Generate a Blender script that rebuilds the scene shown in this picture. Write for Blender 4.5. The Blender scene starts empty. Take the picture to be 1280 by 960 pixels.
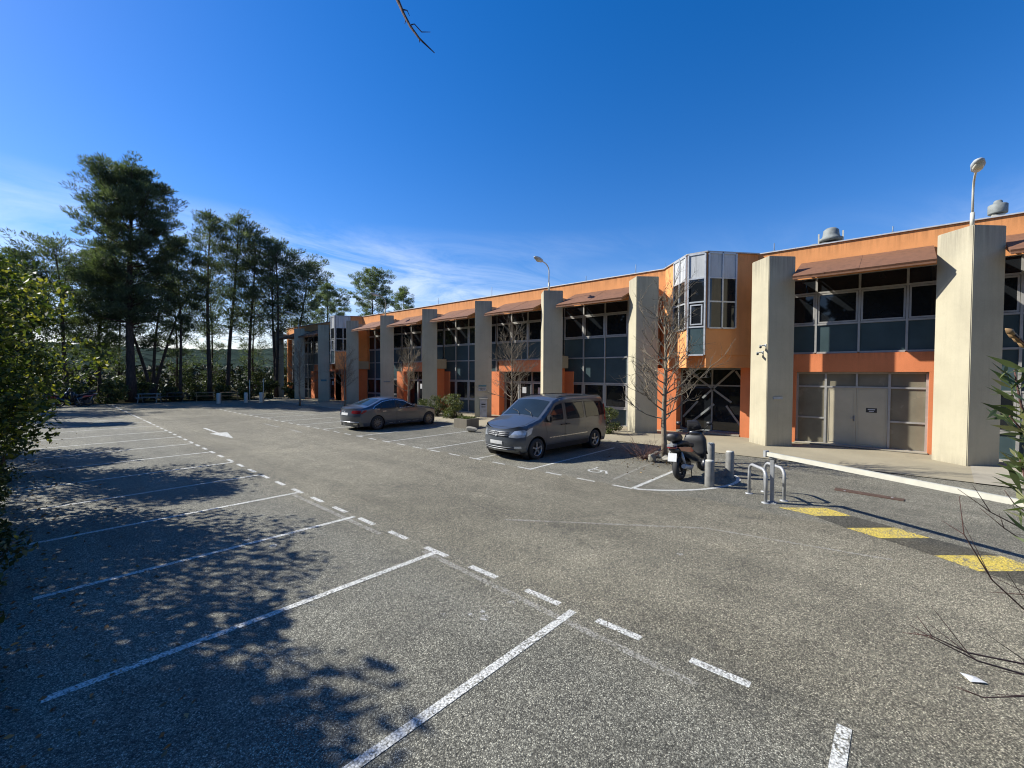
import bpy, bmesh, math, random
import numpy as np
from mathutils import Vector, Matrix
from mathutils.geometry import delaunay_2d_cdt
R = math.radians
sc = bpy.context.scene
col = sc.collection

# ------------------------------------------------------------------ camera
CAM_H = 2.6
yaw, pitch, roll = R(48.63), R(-1.38), R(0.29)
Fv = Vector((math.sin(yaw)*math.cos(pitch), math.cos(yaw)*math.cos(pitch), math.sin(pitch)))
Rv = Vector((math.cos(yaw), -math.sin(yaw), 0))
Uv = Rv.cross(Fv)
R2 = Rv*math.cos(roll) + Uv*math.sin(roll)
U2 = -Rv*math.sin(roll) + Uv*math.cos(roll)
cd = bpy.data.cameras.new('camera')
cam = bpy.data.objects.new('camera', cd)
col.objects.link(cam)
cd.sensor_width = 36
cd.lens = 545.95/1280*36
cd.clip_start = 0.05
cd.clip_end = 6000
cam.matrix_world = Matrix(((R2.x, U2.x, -Fv.x, 0), (R2.y, U2.y, -Fv.y, 0), (R2.z, U2.z, -Fv.z, CAM_H), (0, 0, 0, 1)))
sc.camera = cam

# ------------------------------------------------------------------ light
SUN_AZ, SUN_EL = R(-28), R(37)          # bearing from +Y, elevation
to_sun = Vector((math.sin(SUN_AZ)*math.cos(SUN_EL), math.cos(SUN_AZ)*math.cos(SUN_EL), math.sin(SUN_EL)))
sd = bpy.data.lights.new('sun', 'SUN')
sd.energy = 5.0
sd.angle = R(0.5)
sd.color = (1.0, 0.975, 0.91)
sun = bpy.data.objects.new('sun', sd)
col.objects.link(sun)
sun.rotation_euler = to_sun.to_track_quat('Z', 'Y').to_euler()
sun.location = (0, 0, 60)

wd = bpy.data.worlds.new('World')
sc.world = wd
wd.use_nodes = True
nt = wd.node_tree
nt.nodes.clear()
def N(nt, t, **k):
    n = nt.nodes.new(t)
    for a, b in k.items():
        if a == 'inp':
            for i, v in b.items(): n.inputs[i].default_value = v
        else: setattr(n, a, b)
    return n
def L(nt, a, b): nt.links.new(a, b)
def mth(nt, op, a, b=None, c=None, clamp=False):
    n = N(nt, 'ShaderNodeMath', operation=op, use_clamp=clamp)
    for i, v in enumerate((a, b, c)):
        if v is None: continue
        if isinstance(v, (int, float)): n.inputs[i].default_value = v
        else: L(nt, v, n.inputs[i])
    return n.outputs[0]
def mix(nt, fac, a, b, mode='MIX'):
    n = N(nt, 'ShaderNodeMix', data_type='RGBA', blend_type=mode)
    for i, v in ((0, fac), (6, a), (7, b)):
        if isinstance(v, (int, float)): n.inputs[i].default_value = v
        elif isinstance(v, tuple): n.inputs[i].default_value = v if len(v) == 4 else v+(1,)
        else: L(nt, v, n.inputs[i])
    return n.outputs[2]
def ramp(nt, fac, pts):
    n = N(nt, 'ShaderNodeValToRGB')
    e = n.color_ramp.elements
    while len(e) < len(pts): e.new(0.5)
    for q, (p, v) in zip(e, pts):
        q.position = p
        q.color = (v, v, v, 1) if isinstance(v, (int, float)) else v+(1,)
    L(nt, fac, n.inputs[0])
    return n.outputs[0]
def noise(nt, vec, scale, detail=3, rough=.55, dist=0):
    n = N(nt, 'ShaderNodeTexNoise', inp={'Scale': scale, 'Detail': detail, 'Roughness': rough, 'Distortion': dist})
    L(nt, vec, n.inputs['Vector'])
    return n.outputs['Fac']
def mapping(nt, vec, scale=(1, 1, 1), rot=(0, 0, 0), loc=(0, 0, 0)):
    n = N(nt, 'ShaderNodeMapping', inp={'Scale': scale, 'Rotation': rot, 'Location': loc})
    L(nt, vec, n.inputs[0])
    return n.outputs[0]

sky = N(nt, 'ShaderNodeTexSky', sky_type='NISHITA', sun_disc=False, sun_elevation=SUN_EL, sun_rotation=SUN_AZ,
        altitude=100, air_density=1.15, dust_density=0.25, ozone_density=3.0)
hs = N(nt, 'ShaderNodeHueSaturation', inp={'Hue': 0.5, 'Saturation': 1.415, 'Value': 1.03})
L(nt, sky.outputs[0], hs.inputs['Color'])
tc = N(nt, 'ShaderNodeTexCoord')
sx = N(nt, 'ShaderNodeSeparateXYZ')
L(nt, tc.outputs['Generated'], sx.inputs[0])
zz = sx.outputs[2]
den = mth(nt, 'ADD', mth(nt, 'MAXIMUM', zz, 0.0), 0.06)
cx = N(nt, 'ShaderNodeCombineXYZ')
L(nt, mth(nt, 'DIVIDE', sx.outputs[0], den), cx.inputs[0])
L(nt, mth(nt, 'DIVIDE', sx.outputs[1], den), cx.inputs[1])
cv = mapping(nt, cx.outputs[0], scale=(0.45, 0.9, 1), rot=(0, 0, R(38)), loc=(.7, .35, 0))
cn = noise(nt, cv, 1.3, 8, .66, 1.2)
cn2 = noise(nt, mapping(nt, cx.outputs[0], scale=(.18, .3, 1), rot=(0, 0, R(30)), loc=(3.1, 1.4, 0)), .8, 3)
band = ramp(nt, zz, [(0.0, .9), (0.12, 1.0), (0.21, .6), (0.31, 0.0)])
cl = mth(nt, 'MULTIPLY', ramp(nt, cn, [(0.37, 0.0), (0.62, 1.0)]), ramp(nt, cn2, [(0.40, 0.1), (0.6, 1.0)]))
cl = mth(nt, 'MULTIPLY', mth(nt, 'MULTIPLY', cl, band), 0.8, clamp=True)
skyb = mix(nt, 1.0, hs.outputs[0], (1.0, .915, 1.17), 'MULTIPLY')
skyc = mix(nt, cl, skyb, (9.0, 9.6, 10.4))
bg = N(nt, 'ShaderNodeBackground', inp={'Strength': 0.081})
L(nt, skyc, bg.inputs[0])
L(nt, bg.outputs[0], N(nt, 'ShaderNodeOutputWorld').inputs[0])

sc.view_settings.view_transform = 'Standard'
sc.view_settings.look = 'None'
sc.view_settings.exposure = 0.72
sc.view_settings.gamma = 1
sc.cycles.max_bounces = 6
sc.cycles.diffuse_bounces = 3
sc.cycles.glossy_bounces = 3
sc.cycles.transmission_bounces = 4
sc.cycles.transparent_max_bounces = 6
sc.cycles.use_denoising = True
sc.cycles.filter_width = 1.1

# ------------------------------------------------------------------ helpers
def empty(name, loc=(0, 0, 0), rz=0.0, label=None, cat=None, group=None):
    o = bpy.data.objects.new(name, None)
    col.objects.link(o)
    o.empty_display_size = .3
    o.location = loc
    o.rotation_euler = (0, 0, rz)
    return tag(o, label, cat, group)
def tag(o, label=None, cat=None, group=None, kind=None):
    if label: o['label'] = label
    if cat: o['category'] = cat
    if group: o['group'] = group
    if kind: o['kind'] = kind
    return o
def copy_tree(o, parent=None):
    c = o.copy()
    col.objects.link(c)
    c.parent = parent
    for ch in [x for x in bpy.data.objects if x.parent == o]: copy_tree(ch, c)
    return c

class MB:
    """collects shapes, then links them as one mesh object"""
    def __init__(s): s.v = []; s.f = []; s.sm = []
    def add(s, vs, fs, smooth=False):
        b = len(s.v)
        s.v += [tuple(v) for v in vs]
        s.f += [tuple(i+b for i in f) for f in fs]
        s.sm += [smooth]*len(fs)
        return s
    def box(s, x0, x1, y0, y1, z0, z1, bev=0):
        if x1 < x0: x0, x1 = x1, x0
        if y1 < y0: y0, y1 = y1, y0
        if bev:
            bm = bmesh.new()
            bmesh.ops.create_cube(bm, size=1, matrix=Matrix.Translation(((x0+x1)/2, (y0+y1)/2, (z0+z1)/2)) @ Matrix.Diagonal((x1-x0, y1-y0, z1-z0, 1)))
            bmesh.ops.bevel(bm, geom=list(bm.edges), offset=bev, segments=2, affect='EDGES')
            bm.verts.index_update()
            s.add([v.co for v in bm.verts], [[v.index for v in f.verts] for f in bm.faces])
            bm.free()
            return s
        v = [(x, y, z) for z in (z0, z1) for y in (y0, y1) for x in (x0, x1)]
        return s.add(v, [(0, 2, 3, 1), (4, 5, 7, 6), (0, 1, 5, 4), (2, 6, 7, 3), (0, 4, 6, 2), (1, 3, 7, 5)])
    def obox(s, c, ax, ay, az, hx, hy, hz):
        c = Vector(c); ax = Vector(ax).normalized(); ay = Vector(ay).normalized(); az = Vector(az).normalized()
        v = [c+ax*(hx*i)+ay*(hy*j)+az*(hz*k) for k in (-1, 1) for j in (-1, 1) for i in (-1, 1)]
        return s.add(v, [(0, 2, 3, 1), (4, 5, 7, 6), (0, 1, 5, 4), (2, 6, 7, 3), (0, 4, 6, 2), (1, 3, 7, 5)])
    def bar(s, a, b, w, h=None, up=(0, 0, 1)):
        a = Vector(a); b = Vector(b); d = (b-a)
        u = Vector(up)
        if abs(d.normalized().dot(u)) > .98: u = Vector((1, 0, 0))
        y = u.cross(d).normalized(); z = d.cross(y).normalized()
        return s.obox((a+b)/2, d, y, z, d.length/2, w/2, (h or w)/2)
    def prism(s, poly, z0, z1):
        n = len(poly)
        a = sum(poly[i][0]*poly[(i+1) % n][1]-poly[(i+1) % n][0]*poly[i][1] for i in range(n))
        if a < 0: poly = poly[::-1]
        v = [(x, y, z0) for x, y in poly]+[(x, y, z1) for x, y in poly]
        return s.add(v, [tuple(range(n))[::-1], tuple(range(n, 2*n))]+[(i, (i+1) % n, n+(i+1) % n, n+i) for i in range(n)])
    def tube(s, pts, rad, seg=8, cap=True):
        pts = [Vector(p) for p in pts]
        if isinstance(rad, (int, float)): rad = [rad]*len(pts)
        n = len(pts); v = []; f = []
        t0 = (pts[1]-pts[0]).normalized()
        u = t0.orthogonal().normalized()
        for i, p in enumerate(pts):
            t = (pts[min(i+1, n-1)]-pts[max(i-1, 0)]).normalized()
            u = (u-t*u.dot(t))
            u = u.normalized() if u.length > 1e-6 else t.orthogonal().normalized()
            w = t.cross(u)
            for k in range(seg):
                a = 2*math.pi*k/seg
                v.append(p+(u*math.cos(a)+w*math.sin(a))*rad[i])
        for i in range(n-1):
            for k in range(seg):
                k2 = (k+1) % seg
                f.append((i*seg+k, i*seg+k2, (i+1)*seg+k2, (i+1)*seg+k))
        s.add(v, f, True)
        if cap:
            b = len(s.v)-len(v)
            s.f += [tuple(b+k for k in range(seg))[::-1], tuple(b+(n-1)*seg+k for k in range(seg))]
            s.sm += [False, False]
        return s
    def lathe(s, prof, c=(0, 0, 0), axis=(0, 0, 1), seg=24, smooth=True):
        """prof: list of (radius, along axis)"""
        c = Vector(c); a = Vector(axis).normalized(); u = a.orthogonal().normalized(); w = a.cross(u)
        v = []; f = []; m = len(prof)
        for k in range(seg):
            t = 2*math.pi*k/seg
            e = u*math.cos(t)+w*math.sin(t)
            for r, h in prof: v.append(c+e*r+a*h)
        for k in range(seg):
            k2 = (k+1) % seg
            for i in range(m-1): f.append((k*m+i, k2*m+i, k2*m+i+1, k*m+i+1))
        return s.add(v, f, smooth)
    def build(s, name, mat, parent=None, auto=None):
        me = bpy.data.meshes.new(name)
        me.from_pydata(s.v, [], s.f)
        me.polygons.foreach_set('use_smooth', s.sm)
        me.update()
        o = bpy.data.objects.new(name, me)
        if mat: me.materials.append(mat)
        if parent: o.parent = parent
        col.objects.link(o)
        return o
def struct(o): o['kind'] = 'structure'; return o

# ------------------------------------------------------------------ materials
def newmat(name):
    m = bpy.data.materials.new(name)
    m.use_nodes = True
    return m, m.node_tree, m.node_tree.nodes['Principled BSDF']
def pos(nt): return N(nt, 'ShaderNodeNewGeometry').outputs['Position']
def objc(nt): return N(nt, 'ShaderNodeTexCoord').outputs['Object']
def bump(nt, b, h, s=.3, d=.01):
    n = N(nt, 'ShaderNodeBump', inp={'Strength': s, 'Distance': d})
    L(nt, h, n.inputs['Height']); L(nt, n.outputs[0], b.inputs['Normal'])
def plain(name, c, rough=.5, metal=0, var=.12, scale=6, coat=0, spec=.5, local=False):
    m, nt, b = newmat(name)
    v = objc(nt) if local else pos(nt)
    n = noise(nt, v, scale, 5)
    cc = mix(nt, ramp(nt, n, [(.3, 0.0), (.7, 1.0)]), tuple(x*(1-var) for x in c), tuple(min(1, x*(1+var)) for x in c))
    L(nt, cc, b.inputs['Base Color'])
    rr = mth(nt, 'MULTIPLY_ADD', n, .2, max(0.02, rough-.1))
    L(nt, rr, b.inputs['Roughness'])
    b.inputs['Metallic'].default_value = metal
    b.inputs['Coat Weight'].default_value = coat
    b.inputs['Coat Roughness'].default_value = .04
    b.inputs['Specular IOR Level'].default_value = spec
    return m
def glassy(name, c=(.012, .014, .016), rough=.03, wob=.02):
    m, nt, b = newmat(name)
    v = pos(nt)
    n = noise(nt, v, 1.3, 2)
    L(nt, mix(nt, n, tuple(x*.6 for x in c), tuple(x*1.4 for x in c)), b.inputs['Base Color'])
    b.inputs['Roughness'].default_value = rough
    b.inputs['Specular IOR Level'].default_value = .55
    if wob: bump(nt, b, noise(nt, v, .9, 1), wob, .05)
    return m
def asphalt_nodes(nt, dark=1.0):
    v = pos(nt)
    vo = N(nt, 'ShaderNodeTexVoronoi', inp={'Scale': 105.0}); L(nt, v, vo.inputs['Vector'])
    sp = N(nt, 'ShaderNodeSeparateColor'); L(nt, vo.outputs['Color'], sp.inputs[0])
    stones = ramp(nt, sp.outputs[0], [(0.0, .06), (.45, .17), (.78, .30), (.92, .50), (1.0, .75)])
    vo2 = N(nt, 'ShaderNodeTexVoronoi', inp={'Scale': 45.0}); L(nt, v, vo2.inputs['Vector'])
    sp2 = N(nt, 'ShaderNodeSeparateColor'); L(nt, vo2.outputs['Color'], sp2.inputs[0])
    stones = mix(nt, .28, stones, ramp(nt, sp2.outputs[1], [(0.0, .03), (.6, .12), (.9, .22), (1.0, .5)]))
    gap = ramp(nt, vo.outputs['Distance'], [(.35, 1.0), (.8, .4)])
    c = mix(nt, 1.0, stones, gap, 'MULTIPLY')
    c = mix(nt, 1.0, c, (1.14*dark, 1.06*dark, .785*dark), 'MULTIPLY')
    big = noise(nt, v, .22, 5, .6, .4)
    mid = noise(nt, v, 1.7, 5, .65, .3)
    c = mix(nt, 1.0, c, ramp(nt, big, [(.3, .74), (.7, 1.16)]), 'MULTIPLY')
    c = mix(nt, 1.0, c, ramp(nt, mid, [(.25, .8), (.75, 1.13)]), 'MULTIPLY')
    trk = noise(nt, mapping(nt, v, scale=(1.6, .09, 1)), 1.0, 4, .6, .3)
    c = mix(nt, 1.0, c, ramp(nt, trk, [(.32, .86), (.5, 1.0), (.68, 1.12)]), 'MULTIPLY')
    wear = noise(nt, mapping(nt, v, loc=(3, 11, 0)), .55, 6, .7, .8)
    c = mix(nt, ramp(nt, wear, [(.56, 0.0), (.72, .32)]), c, mix(nt, 1.0, c, (1.45, 1.42, 1.35), 'MULTIPLY'))
    # tyre-polished lane, stained stalls, oil spots
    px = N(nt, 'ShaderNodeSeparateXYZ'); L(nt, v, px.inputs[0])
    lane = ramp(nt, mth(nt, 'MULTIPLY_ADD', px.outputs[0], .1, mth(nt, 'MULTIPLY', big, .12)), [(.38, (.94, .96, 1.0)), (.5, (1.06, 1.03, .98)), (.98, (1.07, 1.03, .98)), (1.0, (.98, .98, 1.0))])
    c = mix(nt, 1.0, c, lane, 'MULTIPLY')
    oil = noise(nt, mapping(nt, v, loc=(7, 3, 0)), .9, 4, .6)
    c = mix(nt, ramp(nt, oil, [(.64, 0.0), (.74, .4)]), c, (.035, .034, .03))
    # hairline cracks
    vc = N(nt, 'ShaderNodeTexVoronoi', feature='DISTANCE_TO_EDGE', inp={'Scale': .16})
    wv = N(nt, 'ShaderNodeVectorMath', operation='ADD'); L(nt, v, wv.inputs[0])
    nn = N(nt, 'ShaderNodeTexNoise', inp={'Scale': .9, 'Detail': 5}); L(nt, v, nn.inputs['Vector'])
    L(nt, nn.outputs['Color'], wv.inputs[1])
    L(nt, wv.outputs[0], vc.inputs['Vector'])
    cr = ramp(nt, vc.outputs['Distance'], [(.0, .3), (.0018, .0)])
    c = mix(nt, cr, c, (.03, .03, .027))
    h = mth(nt, 'SUBTRACT', mth(nt, 'MULTIPLY', sp.outputs[0], .5), vo.outputs['Distance'])
    return v, c, h, mid
def asphalt(name, dark=1.0):
    m, nt, b = newmat(name)
    v, c, h, mid = asphalt_nodes(nt, dark)
    L(nt, c, b.inputs['Base Color'])
    b.inputs['Roughness'].default_value = .85
    b.inputs['Specular IOR Level'].default_value = .35
    bump(nt, b, h, .55, .008)
    return m
def paint(name, c, cover=.5, dark=1.0):
    """worn road paint: the asphalt shows where the paint is gone; cover = share of paint that is left"""
    m, nt, b = newmat(name)
    v, ac, h, mid = asphalt_nodes(nt, dark)
    n1 = noise(nt, v, 42, 3, .7); n2 = noise(nt, v, 3.2, 4, .7)
    vo = N(nt, 'ShaderNodeTexVoronoi', inp={'Scale': 60.0}); L(nt, v, vo.inputs['Vector'])
    sp = N(nt, 'ShaderNodeSeparateColor'); L(nt, vo.outputs['Color'], sp.inputs[0])
    t = mth(nt, 'ADD', mth(nt, 'ADD', mth(nt, 'MULTIPLY', n1, .35), mth(nt, 'MULTIPLY', n2, .45)), mth(nt, 'MULTIPLY', sp.outputs[2], .2))
    th = .5+(cover-.5)*.36
    k = mth(nt, 'SUBTRACT', 1.0, ramp(nt, t, [(max(0, th-.035), 0.0), (th+.035, 1.0)]))
    pc = mix(nt, n2, tuple(x*.80 for x in c), c)
    pc = mix(nt, 1.0, pc, ramp(nt, vo.outputs['Distance'], [(.30, 1.0), (.62, .62), (.85, .35)]), 'MULTIPLY')
    pc = mix(nt, 1.0, pc, ramp(nt, sp.outputs[0], [(0, .82), (1, 1.12)]), 'MULTIPLY')
    L(nt, mix(nt, k, ac, pc), b.inputs['Base Color'])
    b.inputs['Roughness'].default_value = .75
    bump(nt, b, h, .35, .006)
    return m
def weathered(name, c, streak=.35, dirt=(.12, .10, .08), rough=.85, stain=.5, scale=3.0, top=None):
    """render or concrete with rain streaks, blotches, fine grain"""
    m, nt, b = newmat(name)
    v = pos(nt)
    st = noise(nt, mapping(nt, v, scale=(5, 5, .28)), 1.4, 5, .65)
    bl = noise(nt, v, .7, 5, .6)
    gr = noise(nt, v, 45, 3, .6)
    c1 = mix(nt, ramp(nt, bl, [(.3, 0.0), (.7, 1.0)]), tuple(x*.86 for x in c), tuple(min(1, x*1.08) for x in c))
    c1 = mix(nt, mth(nt, 'MULTIPLY', ramp(nt, st, [(.48, 0.0), (.75, 1.0)]), streak), c1, dirt)
    c1 = mix(nt, mth(nt, 'MULTIPLY', ramp(nt, noise(nt, v, scale, 6, .7), [(.58, 0.0), (.75, 1.0)]), stain*.4), c1, dirt)
    if top:
        sz = N(nt, 'ShaderNodeSeparateXYZ'); L(nt, v, sz.inputs[0])
        # run-off below the top edge and splashed dirt at the foot
        run = noise(nt, mapping(nt, v, scale=(9, 9, .35)), 1.0, 5, .7)
        hi = mth(nt, 'MULTIPLY', ramp(nt, mth(nt, 'MULTIPLY_ADD', sz.outputs[2], 1/top[1], -(top[0]-top[1])/top[1]), [(0, 0.0), (1, .95)]), ramp(nt, run, [(.42, 0.0), (.62, 1.0)]))
        lo = mth(nt, 'MULTIPLY', ramp(nt, sz.outputs[2], [(0.0, .8), (.35, 0.0)]), ramp(nt, run, [(.35, 0.2), (.6, 1.0)]))
        c1 = mix(nt, mth(nt, 'MULTIPLY', mth(nt, 'ADD', hi, lo, None, True), top[2]), c1, tuple(x*.6 for x in dirt))
    c1 = mix(nt, 1.0, c1, ramp(nt, gr, [(.3, .93), (.7, 1.05)]), 'MULTIPLY')
    L(nt, c1, b.inputs['Base Color'])
    b.inputs['Roughness'].default_value = rough
    b.inputs['Specular IOR Level'].default_value = .25
    bump(nt, b, gr, .15, .005)
    return m
def leafmat(name, c1, c2, c3=None, trans=.35, rough=.5, scale=1.1):
    m, nt, b = newmat(name)
    v = pos(nt)
    g = N(nt, 'ShaderNodeNewGeometry')
    r = g.outputs['Random Per Island']
    n = noise(nt, v, scale, 3)
    c = mix(nt, ramp(nt, n, [(.35, 0.0), (.65, 1.0)]), c1, c2)
    if c3: c = mix(nt, ramp(nt, r, [(.72, 0.0), (.8, 1.0)]), c, c3)
    hv = mix(nt, 1.0, c, ramp(nt, r, [(0, .7), (1, 1.3)]), 'MULTIPLY')
    L(nt, hv, b.inputs['Base Color'])
    b.inputs['Roughness'].default_value = rough
    b.inputs['Specular IOR Level'].default_value = .35
    tr = N(nt, 'ShaderNodeBsdfTranslucent')
    L(nt, mix(nt, 1.0, hv, (1.15, 1.2, .5), 'MULTIPLY'), tr.inputs[0])
    ms = N(nt, 'ShaderNodeMixShader', inp={0: trans})
    L(nt, b.outputs[0], ms.inputs[1]); L(nt, tr.outputs[0], ms.inputs[2])
    L(nt, ms.outputs[0], nt.nodes['Material Output'].inputs[0])
    return m
def bark(name, c1, c2, scale=8):
    m, nt, b = newmat(name)
    v = pos(nt)
    n = noise(nt, mapping(nt, v, scale=(1, 1, .3)), scale, 6, .7)
    L(nt, mix(nt, ramp(nt, n, [(.35, 0.0), (.65, 1.0)]), c1, c2), b.inputs['Base Color'])
    b.inputs['Roughness'].default_value = .9
    bump(nt, b, n, .5, .03)
    return m

M = {}
M['asphalt'] = asphalt('asphalt')
M['white_paint'] = paint('white_paint', (.74, .73, .66), .70)
M['old_paint'] = paint('old_paint', (.55, .54, .50), .42)
M['ghost_paint'] = paint('ghost_paint', (.40, .38, .32), .42)
M['yellow_paint'] = paint('yellow_paint', (.80, .60, .10), .64)
M['dark_patch'] = asphalt('dark_patch', .42)
M['walk'] = weathered('pavement_concrete', (.31, .27, .185), .1, (.13, .115, .09), stain=1.0, scale=1.1)
M['concrete'] = weathered('cream_concrete', (.45, .405, .285), .2, (.22, .20, .16), stain=.4, top=(6.87, 1.0, .5))
M['concrete_far'] = M['concrete']
M['slab'] = weathered('slab_concrete', (.34, .305, .235), .15, (.15, .13, .11), stain=.8)
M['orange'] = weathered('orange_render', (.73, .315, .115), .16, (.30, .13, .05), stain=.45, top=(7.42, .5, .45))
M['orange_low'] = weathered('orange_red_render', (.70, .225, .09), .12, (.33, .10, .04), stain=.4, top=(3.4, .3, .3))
M['awning'] = weathered('brown_awning', (.20, .098, .055), .7, (.09, .05, .03), rough=.7, stain=.9, scale=5)
M['cap'] = plain('pale_coping', (.55, .54, .52), .5, .2)
M['alu'] = plain('aluminium_frame', (.40, .385, .35), .45, .3, .1)
M['alu_light'] = plain('pale_aluminium', (.46, .47, .47), .4, .3, .12)
M['glass'] = glassy('dark_glass')
M['panel'] = plain('grey_blue_panel', (.050, .078, .082), .34, 0, .15, 1.5, spec=.3)
M['panel_pale'] = weathered('pale_panel', (.50, .51, .50), .9, (.25, .25, .24), rough=.45)
M['door'] = plain('cream_door', (.48, .42, .29), .5, 0, .08, 2)
M['frosted'] = plain('frosted_panel', (.19, .17, .12), .25, 0, .2, 1.2)
M['roof'] = plain('roof_gravel', (.25, .24, .22), .9)
M['black'] = plain('black_plastic', (.018, .018, .019), .45, 0, .3, 12, local=True)
M['rubber'] = plain('tyre_rubber', (.022, .022, .022), .8, 0, .25, 20, local=True)
M['galv'] = plain('galvanised_steel', (.36, .365, .36), .55, .4, .2)
M['white_metal'] = plain('white_metal', (.52, .50, .41), .4, 0, .08)
M['grey_metal'] = plain('grey_metal', (.22, .235, .225), .6, .2, .15)
M['vent_metal'] = plain('dull_vent_metal', (.20, .215, .20), .7, .1, .25)
M['bollard'] = plain('bollard_grey', (.20, .195, .175), .6, .1, .2, 9)
M['rust'] = plain('rusty_iron', (.10, .060, .042), .8, .3, .3, 8)
M['stone'] = weathered('pale_stone', (.27, .25, .20), .2, (.2, .18, .14), stain=.8, scale=9)
M['soil'] = plain('soil', (.085, .065, .045), .95, 0, .35, 5)
M['wood'] = plain('table_wood', (.26, .16, .07), .7, 0, .3, 5)
M['wood_grey'] = plain('grey_table', (.36, .38, .38), .6, 0, .2, 5)
M['pine_bark'] = bark('pine_bark', (.022, .017, .014), (.085, .055, .04))
M['pale_bark'] = bark('pale_bark', (.11, .088, .06), (.27, .22, .15), 14)
M['twig_bark'] = bark('red_brown_twig', (.06, .028, .022), (.13, .065, .05), 30)
M['pine'] = leafmat('pine_needles', (.060, .088, .055), (.115, .145, .085), None, .42, .55, .5)
M['pine2'] = leafmat('pine_needles_pale', (.10, .14, .08), (.16, .20, .115), None, .46, .55, .5)
M['leaf'] = leafmat('hedge_leaves', (.040, .062, .016), (.075, .10, .022), (.20, .19, .035), .42, .55, 1.0)
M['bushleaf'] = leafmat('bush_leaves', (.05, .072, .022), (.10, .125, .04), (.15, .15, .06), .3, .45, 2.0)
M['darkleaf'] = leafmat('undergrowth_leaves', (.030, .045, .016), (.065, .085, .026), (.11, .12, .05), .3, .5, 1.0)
M['oleander'] = leafmat('oleander_leaves', (.055, .085, .03), (.12, .15, .055), (.2, .2, .09), .35, .35, 4.0)
M['woodleaf'] = leafmat('far_wood_leaves', (.014, .022, .010), (.03, .04, .016), None, .1, .7, .2)

# ------------------------------------------------------------------ ground and markings
rng = random.Random(7)
def sheet(name, poly, z, mat, kind='structure'):
    o = MB().add([(x, y, z) for x, y in poly], [tuple(range(len(poly)))]).build(name, mat)
    o['kind'] = kind
    return o
def grid_sheet(name, x0, x1, y0, y1, nx, ny, fz, mat):
    v = [(x0+(x1-x0)*i/nx, y0+(y1-y0)*j/ny) for j in range(ny+1) for i in range(nx+1)]
    f = [(j*(nx+1)+i, j*(nx+1)+i+1, (j+1)*(nx+1)+i+1, (j+1)*(nx+1)+i) for j in range(ny) for i in range(nx)]
    return struct(MB().add([(x, y, fz(x, y)) for x, y in v], f, True).build(name, mat))

m, nt, b = newmat('scrub_ground')
v = pos(nt)
L(nt, mix(nt, ramp(nt, noise(nt, v, .5, 6, .7), [(.35, 0.0), (.65, 1.0)]), (.03, .034, .016), (.07, .06, .038)), b.inputs['Base Color'])
b.inputs['Roughness'].default_value = 1; b.inputs['Specular IOR Level'].default_value = 0
M['scrub'] = m
m, nt, b = newmat('wooded_hill')
v = pos(nt)
L(nt, mix(nt, ramp(nt, noise(nt, v, .02, 8, .75), [(.38, 0.0), (.62, 1.0)]), (.018, .030, .026), (.042, .058, .046)), b.inputs['Base Color'])
b.inputs['Roughness'].default_value = 1; b.inputs['Specular IOR Level'].default_value = 0
M['hill'] = m

sheet('ground', [(-3000, -3000), (3000, -3000), (3000, 4500), (-3000, 4500)], -.012, M['scrub'])
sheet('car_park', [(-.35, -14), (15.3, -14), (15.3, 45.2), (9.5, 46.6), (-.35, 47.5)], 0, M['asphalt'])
sheet('pavement', [(15.3, -14), (20.4, -14), (20.4, 52), (15.3, 52)], .016, M['walk'])
sheet('concrete_apron', [(15.05, -12), (19.6, -12), (19.6, -1.9), (17.9, -1.62), (15.2, -1.45)], .03, M['slab'])
kb = MB()
for i in range(29):
    y = -14 + i*2.0
    if y < 7: continue
    kb.box(15.16, 15.30, y+.006, y+1.994, -.02, .042, .012)
struct(kb.build('kerb', M['slab']))

# the line along the left-hand stalls
def lx(y): return float(np.interp(y, [0, 5, 12, 19, 27, 46], [4.03, 4.0, 4.06, 4.22, 4.42, 4.85]))
def strip(name, a, b_, w, mat, z=.004):
    a = Vector(a+(0,)); b_ = Vector(b_+(0,))
    d = (b_-a).normalized(); n = Vector((-d.y, d.x, 0))*w/2
    return sheet(name, [(p.x, p.y) for p in (a-n, b_-n, b_+n, a+n)], z, mat)
y = .87
while y < 45:
    if y < 27 or int(y*10) % 3:
        strip('dash_marking', (lx(y), y), (lx(y+.49), y+.49), .09, M['white_paint'])
    else: strip('dash_marking', (lx(y), y), (lx(y+.9), y+.9), .10, M['white_paint'])
    y += .967
for i, y in enumerate((.24, 2.61, 4.965, 7.295, 9.67, 12.05, 14.3, 16.68, 19.1, 21.5, 23.95, 26.6, 29.0, 31.4, 33.8)):
    s = .022*(y < 12)
    strip('stall_line', (lx(y)-.02, y), (.09, y+s*2), .09, M['white_paint'], .0045)
M['seam'] = asphalt('seam_asphalt', 1.13)
ribbon_pts = [(lx(q), q) for q in (.3, 1.2, 2.4, 3.6, 5, 7, 9, 11)]
for q in range(7): strip('asphalt_seam', ribbon_pts[q], ribbon_pts[q+1], .085, M['seam'], .0022)
strip('faded_line', (3.9, 5.15), (3.72, 1.2), .09, M['ghost_paint'], .003)
strip('faded_line', (3.86, 9.6), (3.84, 6.2), .09, M['ghost_paint'], .003)
strip('faded_line', (5.7, 5.2), (7.66, 2.4), .07, M['ghost_paint'], .003)
strip('faded_line', (7.68, 2.37), (8.12, .0), .07, M['ghost_paint'], .003)
strip('faded_line', (8.25, 24.0), (8.2, 21.9), .09, M['old_paint'], .003)
strip('faded_line', (8.17, 20.6), (8.16, 19.3), .09, M['old_paint'], .003)
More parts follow.
